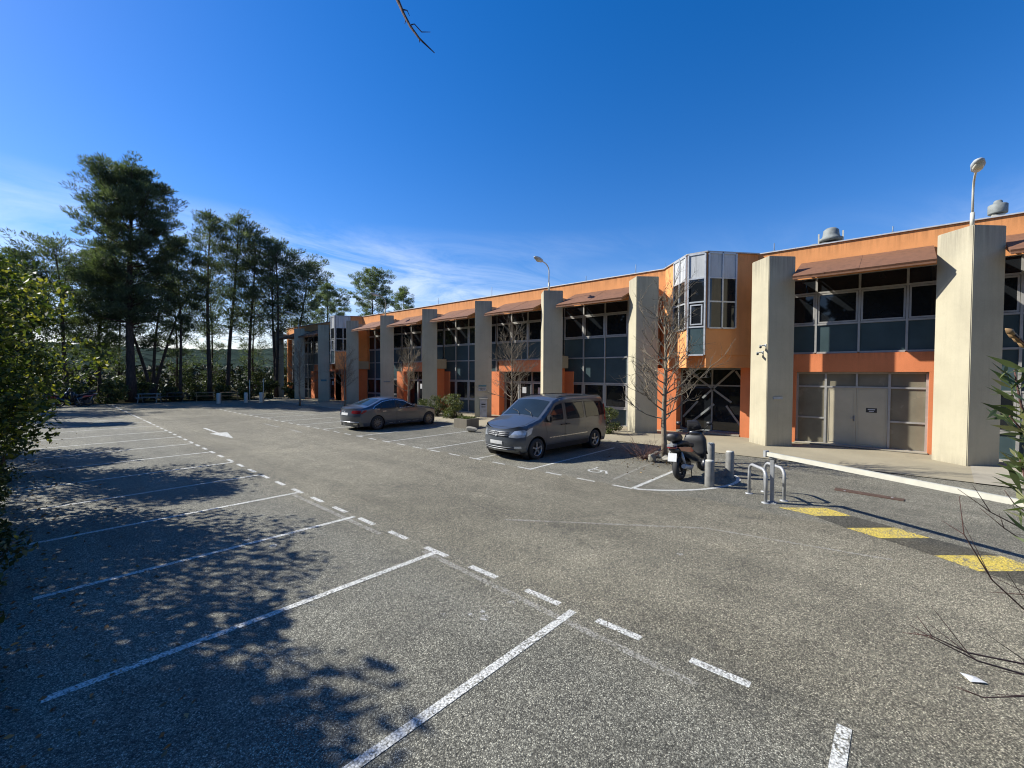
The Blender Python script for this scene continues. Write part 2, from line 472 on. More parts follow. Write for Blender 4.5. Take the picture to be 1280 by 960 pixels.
# van-side stalls
VX = 9.2
y = 4.45
while y < 36:
    strip('dash_marking', (VX+(.004*(y-9))*(y > 9), y), (VX+(.004*(y-9))*(y > 9), y+.5), .08, M['white_paint'])
    y += .975
for y, x1 in ((7.42, 13.9), (9.55, 13.6), (11.98, 13.9), (14.4, 13.6), (16.55, 13.8), (19.7, 13.4), (22.1, 13), (24.5, 13), (27, 13), (29.5, 13)):
    strip('stall_line', (VX+(.004*(y-9))*(y > 9)+.02, y), (x1, y), .08, M['white_paint'], .0045)
strip('stall_line', (9.24, 4.46), (12.0, 4.44), .10, M['white_paint'], .0045)
strip('faded_line', (9.7, 5.2), (12.4, 5.35), .08, M['ghost_paint'], .003)
# curved end line beside the scooter
def bez(pts, n):
    P_ = [Vector(p+(0,)) for p in pts]; out = []
    for i in range(n+1):
        t = i/n; q = P_[:]
        while len(q) > 1: q = [q[j].lerp(q[j+1], t) for j in range(len(q)-1)]
        out.append(q[0])
    return out
def ribbon(name, pts, w, mat, z=.0045):
    v = []; n = len(pts)
    for i, p in enumerate(pts):
        d = (pts[min(i+1, n-1)]-pts[max(i-1, 0)]).normalized()
        q = Vector((-d.y, d.x, 0))*w/2
        v += [(p.x-q.x, p.y-q.y, z), (p.x+q.x, p.y+q.y, z)]
    return struct(MB().add(v, [(2*i, 2*i+2, 2*i+3, 2*i+1) for i in range(n-1)]).build(name, mat))
ribbon('curved_line', bez([(9.22, 4.42), (9.5, 3.7), (10.2, 3.0), (11.5, 2.5), (12.2, 3.1)], 20), .10, M['white_paint'])
# direction arrow
ar = [(5.78, 24.0), (5.70, 21.75), (5.98, 21.6), (5.60, 19.5), (5.36, 21.65), (5.60, 21.72), (5.66, 24.0)]
sheet('painted_arrow', ar[::-1], .004, M['white_paint'])
# wheelchair symbol
wc = [(10.62, 6.22), (10.42, 6.26), (10.28, 6.2), (10.06, 6.22), (9.98, 6.0), (10.06, 5.8), (10.24, 5.78), (10.34, 5.92)]
ribbon('wheelchair_marking', bez(wc[2:], 14), .06, M['white_paint'])
ribbon('wheelchair_marking', bez([(10.3, 6.18), (10.52, 6.16), (10.66, 6.2)], 6), .06, M['white_paint'])
ribbon('wheelchair_marking', bez([(10.36, 6.12), (10.40, 5.9), (10.38, 5.75)], 5), .055, M['white_paint'], .005)
ribbon('wheelchair_marking', bez([(10.38, 5.78), (10.2, 5.66), (10.12, 5.62)], 5), .055, M['white_paint'], .0055)
# yellow and black speed hump marking
for p, mt in (([(9.83, 1.69), (10.43, .99), (10.15, .57), (9.71, 1.08)], 'yellow_paint'), ([(9.29, .6), (9.88, -.04), (9.62, -.45), (9.07, .15)], 'yellow_paint'),
              ([(8.73, -.45), (9.36, -1.17), (9.05, -1.55), (8.42, -.87)], 'yellow_paint'), ([(9.69, 1.075), (10.14, .565), (9.885, -.035), (9.295, .61)], 'dark_patch'),
              ([(9.065, .145), (9.615, -.455), (9.365, -1.165), (8.735, -.445)], 'dark_patch'), ([(8.415, -.875), (9.045, -1.555), (8.75, -2.2), (8.1, -1.5)], 'dark_patch')):
    sheet('hump_marking', p, .0042, M[mt])
# splats of pale paint left on the asphalt
for cx_, cy_, r in ((3.33, 3.34, .035), (3.26, 3.24, .06), (3.68, 3.22, .05), (3.2, 3.40, .025), (2.5, 6.95, .07), (2.32, 7.5, .05), (3.0, 3.62, .03), (6.3, 2.3, .04)):
    n = 14
    sheet('paint_splat', [(cx_+r*(.6+.6*rng.random())*math.cos(6.283*i/n), cy_+1.3*r*(.5+.6*rng.random())*math.sin(6.283*i/n)) for i in range(n)], .0035, M['old_paint'])

# far wooded hills
def ridge(d0, h, seed):
    r_ = random.Random(seed)
    ph = [(r_.random()*6.28, r_.uniform(2, 14), r_.random()) for _ in range(9)]
    v = []; f = []; n = 420; rg = np.random.default_rng(seed)
    for i in range(n+1):
        a = R(-75+i*150/n)
        hh = h*(1+.22*sum(math.sin(a*k+p)*w/(k**.5) for p, k, w in ph))
        for j, (d, z) in enumerate(((d0, -1), (d0*1.15, hh*.3), (d0*1.3, hh*.62), (d0*1.45, hh*.86), (d0*1.6, hh), (d0*2.1, hh*.7))):
            v.append((d*math.sin(a+.4), d*math.cos(a+.4), z+(rg.normal()*h*.035 if 0 < j < 5 else 0)))
    for i in range(n):
        for j in range(5): f.append((i*6+j, i*6+j+1, (i+1)*6+j+1, (i+1)*6+j))
    return struct(MB().add(v, f, True).build('hill', M['hill']))
ridge(900, 62, 3)
ridge(520, 13, 8)

# ------------------------------------------------------------------ the building
PY = lambda k: -1.55+5.067*(k-1)
XW = 19.8
bld = empty('office_building', (XW, 20, 0), 0, 'long two storey orange office building with cream concrete pillars and brown awnings', 'building')
IB = Vector(bld.location)
class BB(MB):
    def build(s, name, mat, parent=None):
        p = parent or bld
        s.v = [(x-IB.x, y-IB.y, z-IB.z) for x, y, z in s.v]
        return MB.build(s, name, mat, p)
YA, YB = -12.0, 50.6
BB().box(20.5, 33, YA, YB, 0, 6.95).build('wall', M['orange'])
pp = BB()
pp.box(XW, 20.06, YA, YB, 6.22, 7.42)
pp.box(20.062, 20.5, YA, YB, 6.3, 6.96)
pp.box(XW+.3, 33, YB-.25, YB-.002, 6.952, 7.42)
pp.build('parapet', M['orange'])
cp = BB()
y = YA
while y < YB-.1:
    cp.box(XW-.05, 20.12, y+.004, min(y+2.5, YB)-.004, 7.423, 7.462)
    y += 2.5
cp.build('coping', M['cap'])
BB().box(20.07, 33, YA, YB-.26, 6.961, 7.02).build('roof', M['roof'])
# end wall of the facade at the far end
BB().box(XW+.02, 20.49, YB-.3, YB, 0, 6.2).build('end_wall', M['orange'])
# pillars: wedges that turn one corner to the car park
HW = .71
for k in range(0, 12):
    c = PY(k)
    p_ = BB()
    poly = [(17.92, c), (18.63, c-HW), (18.66, c-HW+.06), (18.66, c+HW-.06), (18.63, c+HW)]
    p_.prism(poly, -.01, 6.87)
    o = p_.build('pillar', M['concrete'])
    bm = bmesh.new(); bm.from_mesh(o.data)
    bmesh.ops.bevel(bm, geom=[e for e in bm.edges], offset=.018, segments=2, affect='EDGES')
    bm.to_mesh(o.data); bm.free()
    # tie between the pillar's head and the facade
    BB().box(18.662, XW-.002, c-.12, c+.12, 6.2, 6.66).build('tie_beam', M['concrete'])
def awning(k):
    y0, y1 = PY(k)+.74, PY(k+1)-.72
    a = Vector((18.0, 0, 6.02)); b_ = Vector((XW-.012, 0, 6.80))
    d = (b_-a); n = Vector((-d.z, 0, d.x)).normalized()
    bb = BB()
    rr = random.Random(k)
    # sheets lapped side by side
    ns = 4
    for i in range(ns):
        ya, yb = y0+(y1-y0)*i/ns, y0+(y1-y0)*(i+1)/ns
        off = n*(.0 if i % 2 else .006)
        c_ = (a+b_)/2+off; c_.y = (ya+yb)/2
        bb.obox(c_, d, (0, 1, 0), n, d.length/2, (yb-ya)/2+.01, .03)
    o = bb.build('awning', M['awning'])
    lip = BB().box(17.985, 18.015, y0, y1, 5.93, 5.985)
    for yy in (y0+.04, (y0+y1)/2, y1-.04): lip.bar((18.03, yy, 5.955), (XW-.02, yy, 6.60), .05, .06)
    l2 = lip; l2.v = [(x-IB.x, y-IB.y, z) for x, y, z in l2.v]
    MB.build(l2, 'awning_frame', M['awning'], o)
def sub(mb, name, mat, parent):
    mb.v = [(x-IB.x, y-IB.y, z-IB.z) for x, y, z in mb.v]
    return MB.build(mb, name, mat, parent)
def glazing(cols, rows, X, name='window', fw=.065, fr=None):
    """cols: y borders; rows: (z0, z1, kind)"""
    fr_ = MB(); gl = []; pn = []; st = []
    for y in cols: fr_.box(X-.05, X+.06, y-fw/2, y+fw/2, rows[0][0], rows[-1][1])
    zs = [rows[0][0]]+[r[1] for r in rows]
    cs = sorted(cols)
    for i in range(len(cs)-1):
        c0, c1 = cs[i]+fw/2+.001, cs[i+1]-fw/2-.001
        for z in zs: fr_.box(X-.04, X+.055, c0, c1, z-fw/2, z+fw/2)
        for z0, z1, kd in rows:
            a, b_ = z0+fw/2+.001, z1-fw/2-.001
            if kd == 'panel': pn.append(MB().box(X+.005, X+.03, c0, c1, a, b_))
            elif kd == 'glass': gl.append(MB().box(X+.01, X+.03, c0, c1, a, b_))
            else:
                s_ = .055; q = MB()
                q.box(X-.03, X+.02, c0+.01, c0+.01+s_, a+.01, b_-.01); q.box(X-.03, X+.02, c1-.01-s_, c1-.01, a+.01, b_-.01)
                q.box(X-.03, X+.02, c0+.01+s_, c1-.01-s_, a+.01, a+.01+s_); q.box(X-.03, X+.02, c0+.01+s_, c1-.01-s_, b_-.01-s_, b_-.01)
                st.append(q)
                gl.append(MB().box(X+.003, X+.03, c0, c1, a, b_))
    w = BB(); w.v, w.f, w.sm = fr_.v, fr_.f, fr_.sm
    w = w.build(name, fr or M['alu'])
    for q in gl: sub(q, 'pane', M['glass'], w)
    for q in pn: sub(q, 'panel', M['panel'], w)
    for q in st: sub(q, 'sash', M['alu'], w)
    return w
UP = [(3.43, 4.48, 'panel'), (4.48, 5.66, 'sash'), (5.66, 6.23, 'glass')]
LOW = [(.03, .86, 'panel'), (.86, 2.12, 'sash'), (2.12, 3.43, 'panel')]
def mulls(k):
    yc = (PY(k)+PY(k+1))/2+.06
    return [yc+1.267*i for i in (-2, -1, 0, 1, 2)]
def bay_window_wall(k, bracket):
    ms = mulls(k)
    glazing(ms, LOW+UP, XW+.06)
    if bracket:
        yp = PY(k+1)
        BB().box(18.665, XW-.002, yp-.28, yp+.28, 2.9, 3.56, .015).build('bracket', M['concrete'])
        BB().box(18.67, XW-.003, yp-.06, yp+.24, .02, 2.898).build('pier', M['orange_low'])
def entry_open(k):
    y0, y1 = PY(k), PY(k+1)
    glazing(mulls(k), UP, XW+.06)
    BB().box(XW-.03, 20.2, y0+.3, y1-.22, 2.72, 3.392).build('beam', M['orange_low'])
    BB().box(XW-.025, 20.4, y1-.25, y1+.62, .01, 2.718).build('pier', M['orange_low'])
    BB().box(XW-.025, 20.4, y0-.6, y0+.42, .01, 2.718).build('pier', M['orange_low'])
    cols = [y0+.46+(y1-y0-.75)*t for t in (0, .27, .5, .73, 1)]
    w = glazing(cols, [(.03, 2.1, 'sash'), (2.1, 2.72, 'glass')], 20.3, 'entrance_door', .07, M['grey_metal'])
    nn = MB()
    for yy in (cols[1]+.25, cols[2]+.45): nn.box(20.285, 20.299, yy, yy+.3, 1.42, 1.78)
    sub(nn, 'notice', M['panel_pale'], w)
    hh = MB().bar((20.25, cols[2]-.1, .95), (20.25, cols[2]-.1, 1.3), .03)
    sub(hh, 'handle', M['galv'], w)
def entry_doors(k):
    y0, y1 = PY(k), PY(k+1)
    glazing(mulls(k), UP, XW+.06)
    bb = BB()
    bb.box(XW-.03, 20.2, y0+.3, y1-.3, 2.72, 3.392)
    bb.build('beam', M['orange_low'])
    ya, yb = -.80, 2.90
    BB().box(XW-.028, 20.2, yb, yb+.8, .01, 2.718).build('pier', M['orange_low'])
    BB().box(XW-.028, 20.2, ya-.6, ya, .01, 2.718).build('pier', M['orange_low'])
    X = 19.98
    w = MB(); fz = MB(); f2 = .05
    cols = (yb-.03, 1.98, .18, ya+.03)
    for y in cols: w.box(X-.05, X+.05, y-.035, y+.035, .03, 2.70)
    w.box(X-.05, X+.05, 1.04, 1.10, 2.2, 2.7)
    for a, b_ in ((cols[0], cols[1]), (cols[1], cols[2]), (cols[2], cols[3])):
        for z in (2.17, 2.68, .045): w.box(X-.045, X+.045, b_+.036, a-.036, z-.03, z+.03)
    for a, b_ in ((cols[0], cols[1]), (cols[2], cols[3])):
        w.box(X-.045, X+.045, b_+.036, a-.036, .97, 1.03)
        fz.box(X, X+.03, b_+.036, a-.036, .08, .969); fz.box(X, X+.03, b_+.036, a-.036, 1.031, 2.139); fz.box(X, X+.03, b_+.036, a-.036, 2.201, 2.649)
    fz.box(X, X+.03, .216, 1.039, 2.201, 2.649); fz.box(X, X+.03, 1.101, 1.944, 2.201, 2.649)
    bb = BB(); bb.v, bb.f, bb.sm = w.v, w.f, w.sm
    wf = bb.build('entrance_frame', M['alu'])
    sub(fz, 'frosted_pane', M['frosted'], wf)
    for ya_, yb_, s in ((.222, 1.072, 1), (1.078, 1.938, -1)):
        d = BB().box(X-.02, X+.03, ya_, yb_, .08, 2.135)
        for z0, z1 in ((.14, .16), (2.06, 2.08)): d.box(X-.03, X-.021, ya_+.06, yb_-.06, z0, z1)
        for yy in (ya_+.05, yb_-.07): d.box(X-.03, X-.021, yy, yy+.02, .14, 2.08)
        d = d.build('door', M['door'])
        if s < 0:
            sub(MB().bar((X-.09, 1.13, 1.05), (X-.02, 1.13, 1.05), .025).bar((X-.085, 1.12, 1.05), (X-.085, 1.25, 1.05), .022).box(X-.03, X-.022, 1.10, 1.16, .95, 1.15), 'handle', M['galv'], d)
        else:
            sub(MB().box(X-.024, X-.0205, .50, .80, 1.28, 1.44), 'door_sign', M['black'], d)
            sub(MB().box(X-.027, X-.0245, .55, .75, 1.37, 1.41).box(X-.027, X-.0245, .58, .72, 1.31, 1.34), 'sign_text', M['panel_pale'], d)
    BB().box(XW-.2, 20.1, ya, yb, .031, .06).build('door_sill', M['slab'])
def jut_bay(k):
    """the bay window: two slanting faces and a narrow nose, hung above the entrance"""
    y0, y1 = PY(k), PY(k+1)
    dy = y0-PY(2)
    N1, N2, A_, B_ = (18.1, 6.46+dy), (18.1, 5.71+dy), (XW+.0, 8.10+dy), (XW+.0, 4.25+dy)
    zb, zt = 2.88, 7.43
    v = BB()
    v.prism([N1, N2, (XW+.4, B_[1]-.3), (XW+.4, A_[1]+.35)], zb+.5, zt)
    v.prism([(N1[0]+.42, N1[1]+.30), (N2[0]+.42, N2[1]-.24), (XW+.4, B_[1]-.3), (XW+.4, A_[1]+.35)], zb, zb+.499)
    # cheeks beside the recess under the nose
    def off(p, q, d):
        p = Vector(p); q = Vector(q); return p+(q-p).normalized()*d
    for p, q in ((N1, A_), (N2, B_)):
        a1 = off(p, q, .0); a2 = off(p, q, .62)
        inn = Vector(((q[1]-p[1]), -(q[0]-p[0]))).normalized()*.05
        if inn.x < 0: inn = -inn
        v.prism([tuple(a1), tuple(a2), tuple(a2+inn), tuple(a1+inn)], zb, zb+.499)
    body = v.build('bay_window', M['orange'])
    cap = MB(); cpoly = [(N1[0]-.05, N1[1]+.03), (N2[0]-.05, N2[1]-.03), (B_[0]-.03, B_[1]-.04), (XW+.4, B_[1]-.3), (XW+.4, A_[1]+.35), (A_[0]-.03, A_[1]+.04)]
    cap.prism(cpoly, zt+.002, zt+.045)
    sub(cap, 'coping', M['alu'], body)
    def face(p, q, t0, t1, ncol, rows, nm):
        p = Vector(p+(0,)); q = Vector(q+(0,)); d = q-p; e = d.normalized(); ln = d.length
        nrm = Vector((0, 0, 1)).cross(e)
        if nrm.x > 0: nrm = -nrm
        fr_ = MB(); gl = MB(); pn = MB(); gp = MB(); fw = .06
        def bx(mb, s0, s1, z0, z1, o0, o1): mb.obox(p+e*((s0+s1)/2)+nrm*((o0+o1)/2)+Vector((0, 0, (z0+z1)/2)), e, nrm, (0, 0, 1), (s1-s0)/2, (o1-o0)/2, (z1-z0)/2)
        S = [ln*(t0+(t1-t0)*i/ncol) for i in range(ncol+1)]
        for s in S: bx(fr_, s-fw/2, s+fw/2, rows[0][0], rows[-1][1], .003, .07)
        zs = [rows[0][0]]+[r[1] for r in rows]
        for i in range(ncol):
            for z in zs: bx(fr_, S[i]+fw/2, S[i+1]-fw/2, z-fw/2, z+fw/2, .003, .06)
            for z0, z1, kd in rows:
                tgt = {'glass': gl, 'pale': pn, 'grey': gp, 'blind': gl}[kd]
                bx(tgt, S[i]+fw/2, S[i+1]-fw/2, z0+fw/2, z1-fw/2, .003, .03)
                if kd == 'blind' : pass
        w = sub(fr_, nm, M['alu_light'], body)
        return w, gl, pn, gp
    glass = MB(); pale = MB(); grey = MB()
    r3 = [(4.45, 5.49, 'glass'), (5.49, 6.43, 'glass'), (6.43, 7.40, 'pale')]
    for args in ((N1, A_, .03, .52, 2, r3), (N2, B_, .03, .55, 2, r3), (N1, N2, .06, .94, 1, [(3.38, 4.50, 'grey')]+[(4.50, 5.49, 'glass')]+r3[1:])):
        w, g_, p_, q_ = face(*args, 'window_frame')
        for mb, t in ((g_, glass), (p_, pale), (q_, grey)): t.add(mb.v, mb.f)
    sub(glass, 'pane', M['glass'], body); sub(pale, 'pale_panel', M['panel_pale'], body); sub(grey, 'panel', M['panel'], body)
    # operable sash in the nose
    st = MB(); yn = (N1[1]+N2[1])/2
    for a, b_ in ((.24, .19), (-.19, -.24)): st.box(18.04, 18.1, yn+b_, yn+a, 4.58, 5.40)
    for a, b_ in ((4.58, 4.63), (5.35, 5.40)): st.box(18.04, 18.1, yn-.19, yn+.19, a, b_)
    sub(st, 'sash', M['alu_light'], body)
    # entrance below
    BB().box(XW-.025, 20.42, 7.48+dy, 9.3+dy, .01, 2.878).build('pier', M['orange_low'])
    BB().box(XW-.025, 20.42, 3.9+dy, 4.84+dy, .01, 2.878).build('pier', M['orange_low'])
    w = glazing([4.88+dy, 6.1+dy, 7.44+dy], [(.12, 2.12, 'glass'), (2.12, 2.84, 'glass')], 20.32, 'entrance_door', .06, M['grey_metal'])
    br = MB()
    for (ya, za), (yb, zb_) in (((7.2, 2.8), (5.3, 1.4)), ((5.5, 1.25), (4.95, .45)), ((5.2, 2.82), (6.5, 1.55)), ((6.7, 1.4), (7.35, .65)), ((4.92, 2.4), (5.15, 2.75)), ((6.0, 1.3), (6.9, .5))):
        br.bar((20.27, ya+dy, za), (20.27, yb+dy, zb_), .015, .085)
    sub(br, 'diagonal_bar', M['grey_metal'], w)
    BB().box(XW-.05, 20.3, 4.86+dy, 7.46+dy, .031, .10).build('door_sill', M['slab'])
    # orange infill between the bay and the pillar
    BB().box(XW+.0, 20.2, A_[1]+.36, y1+.3, 2.88, 6.2).build('infill', M['orange'])
    BB().box(XW+.0, 20.2, y0-.3, B_[1]-.31, 2.88, 6.2).build('infill', M['orange'])
for k in range(0, 11):
    if k in (2, 8): jut_bay(k)
    elif k == 1: entry_doors(k); awning(k)
    elif k in (4, 6, 9): entry_open(k); awning(k)
    else: bay_window_wall(k, k in (3, 5, 7)); awning(k)
BB().box(18.67, XW-.004, PY(8)-.07, PY(8)+.24, 3.562, 6.15).build('infill', M['orange'])
BB().box(XW+.05, 20.49, YA, PY(0)-.01, 0, 6.2).build('wall', M['orange'])

# ------------------------------------------------------------------ vehicles
def dens(pts, step):
    out = []
    n = len(pts)
    for i in range(n):
        a, b_ = pts[i], pts[(i+1) % n]
        k = max(1, int(math.ceil(math.dist(a, b_)/step)))
        for j in range(k): out.append((a[0]+(b_[0]-a[0])*j/k, a[1]+(b_[1]-a[1])*j/k))
    return out
def inside(p, poly):
    c = False; n = len(poly); x, y = p
    for i in range(n):
        x1, y1 = poly[i]; x2, y2 = poly[(i+1) % n]
        if (y1 > y) != (y2 > y) and x < (x2-x1)*(y-y1)/(y2-y1)+x1: c = not c
    return c
def tri(poly, step):
    """triangles inside a flat outline, with points spread inside it"""
    poly = dens(poly, step)
    xs = [p[0] for p in poly]; ys = [p[1] for p in poly]
    pts = list(poly)
    nx = int((max(xs)-min(xs))/step); ny = int((max(ys)-min(ys))/step)
    for i in range(1, nx+1):
        for j in range(1, ny+1):
            q = (min(xs)+i*step, min(ys)+j*step)
            if inside(q, poly) and min((q[0]-p[0])**2+(q[1]-p[1])**2 for p in poly) > (step*.45)**2: pts.append(q)
    n = len(poly)
    r = delaunay_2d_cdt([Vector(p) for p in pts], [], [list(range(n))], 1, 1e-5)
    return [tuple(v) for v in r[0]], [tuple(f) for f in r[2]]
def itp(pts):
    xs = [p[0] for p in pts]; ys = [p[1] for p in pts]
    if xs[0] > xs[-1]: xs, ys = xs[::-1], ys[::-1]
    g = np.linspace(xs[0], xs[-1], 500)
    v = np.interp(g, xs, ys)
    w = 9; k = np.hanning(2*w+3)[1:-1]; k /= k.sum()
    vv = np.convolve(np.pad(v, w, mode='edge'), k, 'valid')
    return lambda x: float(np.interp(x, g, vv))
class Body:
    def __init__(s, top, fr, re, bf, br, plan, crown, belt, tum, zlow, rnd):
        s.zt, s.F, s.Rr, s.wp, s.cr = itp(top), itp(fr), itp(re), itp(plan), itp(crown)
        s.bf, s.br, s.belt, s.tum, s.zl, s.rnd = bf, br, belt, tum, zlow, rnd
        s.xf, s.xr = s.F(fr[-1][0])-bf, s.Rr(re[-1][0])+br     # where the side's upper edge starts and ends
        s.ftop, s.rtop = fr[-1][0], re[-1][0]
    def W(s, x, z):
        w = s.wp(x)
        if z < .5: w -= .10*((.5-z)/.5)**2
        elif z > s.belt: w -= (z-s.belt)*s.tum+.10*(z-s.belt)**2
        elif z > s.belt-.18: w -= .012*((z-(s.belt-.18))/.18)**2
        r = s.rnd
        d = z-(s.zt(x)-r)
        if d > 0: w -= r-math.sqrt(max(0, r*r-min(d, r)**2))*.999
        return w
    def side(s, x, z, sg, off=0): return (x, sg*(s.W(x, z)+off), z)
    def top(s, x, y, off=0):
        we = s.W(x, s.zt(x))
        return (x, y, s.zt(x)+s.cr(x)*(1-min(1, abs(y/we))**2)+off)
    def front(s, y, z, off=0):
        w = s.W(s.F(z)-s.bf, z)
        return (s.F(z)-s.bf*min(1, abs(y/w))**2.6+off, y, z)
    def rear(s, y, z, off=0):
        w = s.W(s.Rr(z)+s.br, z)
        return (s.Rr(z)+s.br*min(1, abs(y/w))**2.6-off, y, z)
    def skin(s, wheels, ra, step=.07):
        b_ = MB()
        zf = [s.zl+(s.ftop-s.zl)*i/10 for i in range(11)]
        zr = [s.zl+(s.rtop-s.zl)*i/14 for i in range(15)]
        ol = [(s.F(z)-s.bf, z) for z in zf if z < s.zt(s.F(z)-s.bf)-.01]
        n = 70
        ol += [(s.xf+(s.xr-s.xf)*i/n, s.zt(s.xf+(s.xr-s.xf)*i/n)) for i in range(n+1)]
        ol += [(s.Rr(z)+s.br, z) for z in zr[::-1] if z < s.zt(s.Rr(z)+s.br)-.01]
        for wx in sorted(wheels):
            zc = .31
            a0 = math.asin((s.zl-zc)/ra)
            for i in range(19):
                a = math.pi-a0-(math.pi-2*a0)*i/18
                ol.append((wx+ra*math.cos(a), zc+ra*math.sin(a)))
        for sg in (1, -1):
            v, f = tri(ol, step)
            if sg < 0: f = [q[::-1] for q in f]
            b_.add([s.side(x, z, sg) for x, z in v], f, True)
        # top
        nx, ny = 90, 14
        v = []
        for i in range(nx+1):
            for j in range(ny+1):
                u = -1+2*j/ny
                x0 = s.F(s.ftop)-s.bf*abs(u)**2.6; x1 = s.Rr(s.rtop)+s.br*abs(u)**2.6
                x = x0+(x1-x0)*i/nx
                v.append(s.top(x, u*s.W(x, s.zt(x))))
        b_.add(v, [(i*(ny+1)+j, i*(ny+1)+j+1, (i+1)*(ny+1)+j+1, (i+1)*(ny+1)+j) for i in range(nx) for j in range(ny)], True)
        for fn, X, zs, e, bb in ((s.front, s.F, zf, s.xf, -s.bf), (s.rear, s.Rr, zr, s.xr, s.br)):
            v = []; nz = 12
            for j in range(17):
                u = -1+2*j/16
                xt = X(zs[-1])+bb*abs(u)**2.6
                ztop = s.zt(xt)
                for i in range(nz+1):
                    z = s.zl+(ztop-s.zl)*i/nz
                    zc = min(z, zs[-1])
                    w = s.W(X(zc)+bb, z)
                    v.append((X(zc)+bb*abs(u)**2.6, u*w, z if i < nz else s.top(xt, u*s.W(xt, ztop))[2]))
            b_.add(v, [(j*(nz+1)+i, j*(nz+1)+i+1, (j+1)*(nz+1)+i+1, (j+1)*(nz+1)+i) for j in range(16) for i in range(nz)], True)
        return b_
    def patch(s, chart, poly, off, sg=1, step=.06, mb=None):
        v, f = tri(poly, step)
        mb = mb or MB()
        if chart == 'side': mb.add([s.side(x, z, sg, off) for x, z in v], f if sg > 0 else [q[::-1] for q in f], True)
        elif chart == 'top': mb.add([s.top(x, y, off) for x, y in v], f, True)
        elif chart == 'front': mb.add([s.front(y, z, off) for y, z in v], f, True)
        else: mb.add([s.rear(y, z, off) for y, z in v], f, True)
        return mb
def grow(poly, d):
    cx_ = sum(p[0] for p in poly)/len(poly); cy_ = sum(p[1] for p in poly)/len(poly)
    out = []
    n = len(poly)
    a = sum(poly[i][0]*poly[(i+1) % n][1]-poly[(i+1) % n][0]*poly[i][1] for i in range(n))
    sgn = 1 if a > 0 else -1
    for i in range(n):
        p0, p, p1 = Vector(poly[i-1]), Vector(poly[i]), Vector(poly[(i+1) % n])
        e0 = (p-p0).normalized(); e1 = (p1-p).normalized()
        n0 = Vector((e0.y, -e0.x))*sgn; n1 = Vector((e1.y, -e1.x))*sgn
        m_ = (n0+n1); k = m_.length
        m_ = m_/k if k > 1e-6 else n0
        out.append(tuple(p+m_*d/max(.5, m_.dot(n0))))
    return out
def mir(poly): return [(-a, b_) for a, b_ in poly[::-1]]
def wheel(parent, x, y, r, w, sg, spokes, rim_mat):
    """a tyre (its rim under it) at the side sg"""
    t = MB().lathe([(r*.66, -w*.5), (r*.9, -w*.52), (r*.985, -w*.42), (r, -w*.2), (r, w*.2), (r*.985, w*.42), (r*.9, w*.52), (r*.66, w*.5)], (0, 0, 0), (0, 1, 0), 36)
    o = t.build('wheel', M['rubber'], parent)
    o.location = (x, y, r)
    q = MB().lathe([(r*.69, -w*.4), (r*.71, w*.46*sg), (r*.66, w*.5*sg), (r*.62, w*.42*sg), (r*.6, -w*.2*sg)], (0, 0, 0), (0, 1, 0), 32)
    for i in range(spokes):
        a = 2*math.pi*i/spokes+.3
        d = Vector((math.cos(a), 0, math.sin(a)))
        q.obox(d*r*.38+Vector((0, w*.36*sg, 0)), d, (0, 1, 0), d.cross(Vector((0, 1, 0))), r*.31, w*.06, r*.075)
    q.lathe([(0.001, w*.44*sg), (r*.13, w*.44*sg), (r*.16, w*.3*sg)], (0, 0, 0), (0, 1, 0), 16)
    q.build('rim', rim_mat, o)
    MB().lathe([(0.001, 0), (r*.6, 0.0)], (0, w*.12*sg, 0), (0, 1, 0), 24).build('brake_disc', M['black'], o)
    return o
def carpaint(name, c, metal=.6, rough=.32):
    m, nt, b = newmat(name)
    v = objc(nt)
    fl = noise(nt, v, 500, 1)
    L(nt, mix(nt, fl, tuple(x*.8 for x in c), tuple(x*1.25 for x in c)), b.inputs['Base Color'])
    dust = noise(nt, v, 3, 4)
    L(nt, mth(nt, 'MULTIPLY_ADD', dust, .16, rough-.08), b.inputs['Roughness'])
    b.inputs['Metallic'].default_value = metal
    b.inputs['Coat Weight'].default_value = .6
    b.inputs['Coat Roughness'].default_value = .03
    return m
M['van_paint'] = carpaint('blue_grey_car_paint', (.088, .10, .115), .5)
M['car_paint'] = carpaint('grey_car_paint', (.085, .095, .112))
M['car_glass'] = glassy('car_glass', (.014, .017, .02), .02, 0)
M['wind_glass'] = glassy('windscreen_glass', (.016, .024, .03), .02, 0)
M['wind_glass'].node_tree.nodes['Principled BSDF'].inputs['Specular IOR Level'].default_value = .3
M['dark_chrome'] = plain('dark_chrome', (.22, .225, .23), .45, .7, .1, local=True)
M['chrome'] = plain('chrome', (.55, .56, .58), .28, 1, .05, local=True)
M['alloy'] = plain('alloy_rim', (.38, .385, .39), .35, .8, .1, local=True)
M['dark_alloy'] = plain('dark_alloy_rim', (.16, .16, .165), .35, .8, .15, local=True)
M['lamp_glass'] = plain('headlamp_glass', (.52, .55, .57), .1, .35, .2, 14, coat=1, local=True)
M['red_lamp'] = plain('red_lamp', (.22, .012, .016), .15, 0, .2, 20, coat=1, local=True)
M['plate'] = plain('number_plate', (.55, .55, .53), .4, 0, .05, local=True)
M['seat'] = plain('seat_cloth', (.10, .11, .11), .9, 0, .2, local=True)

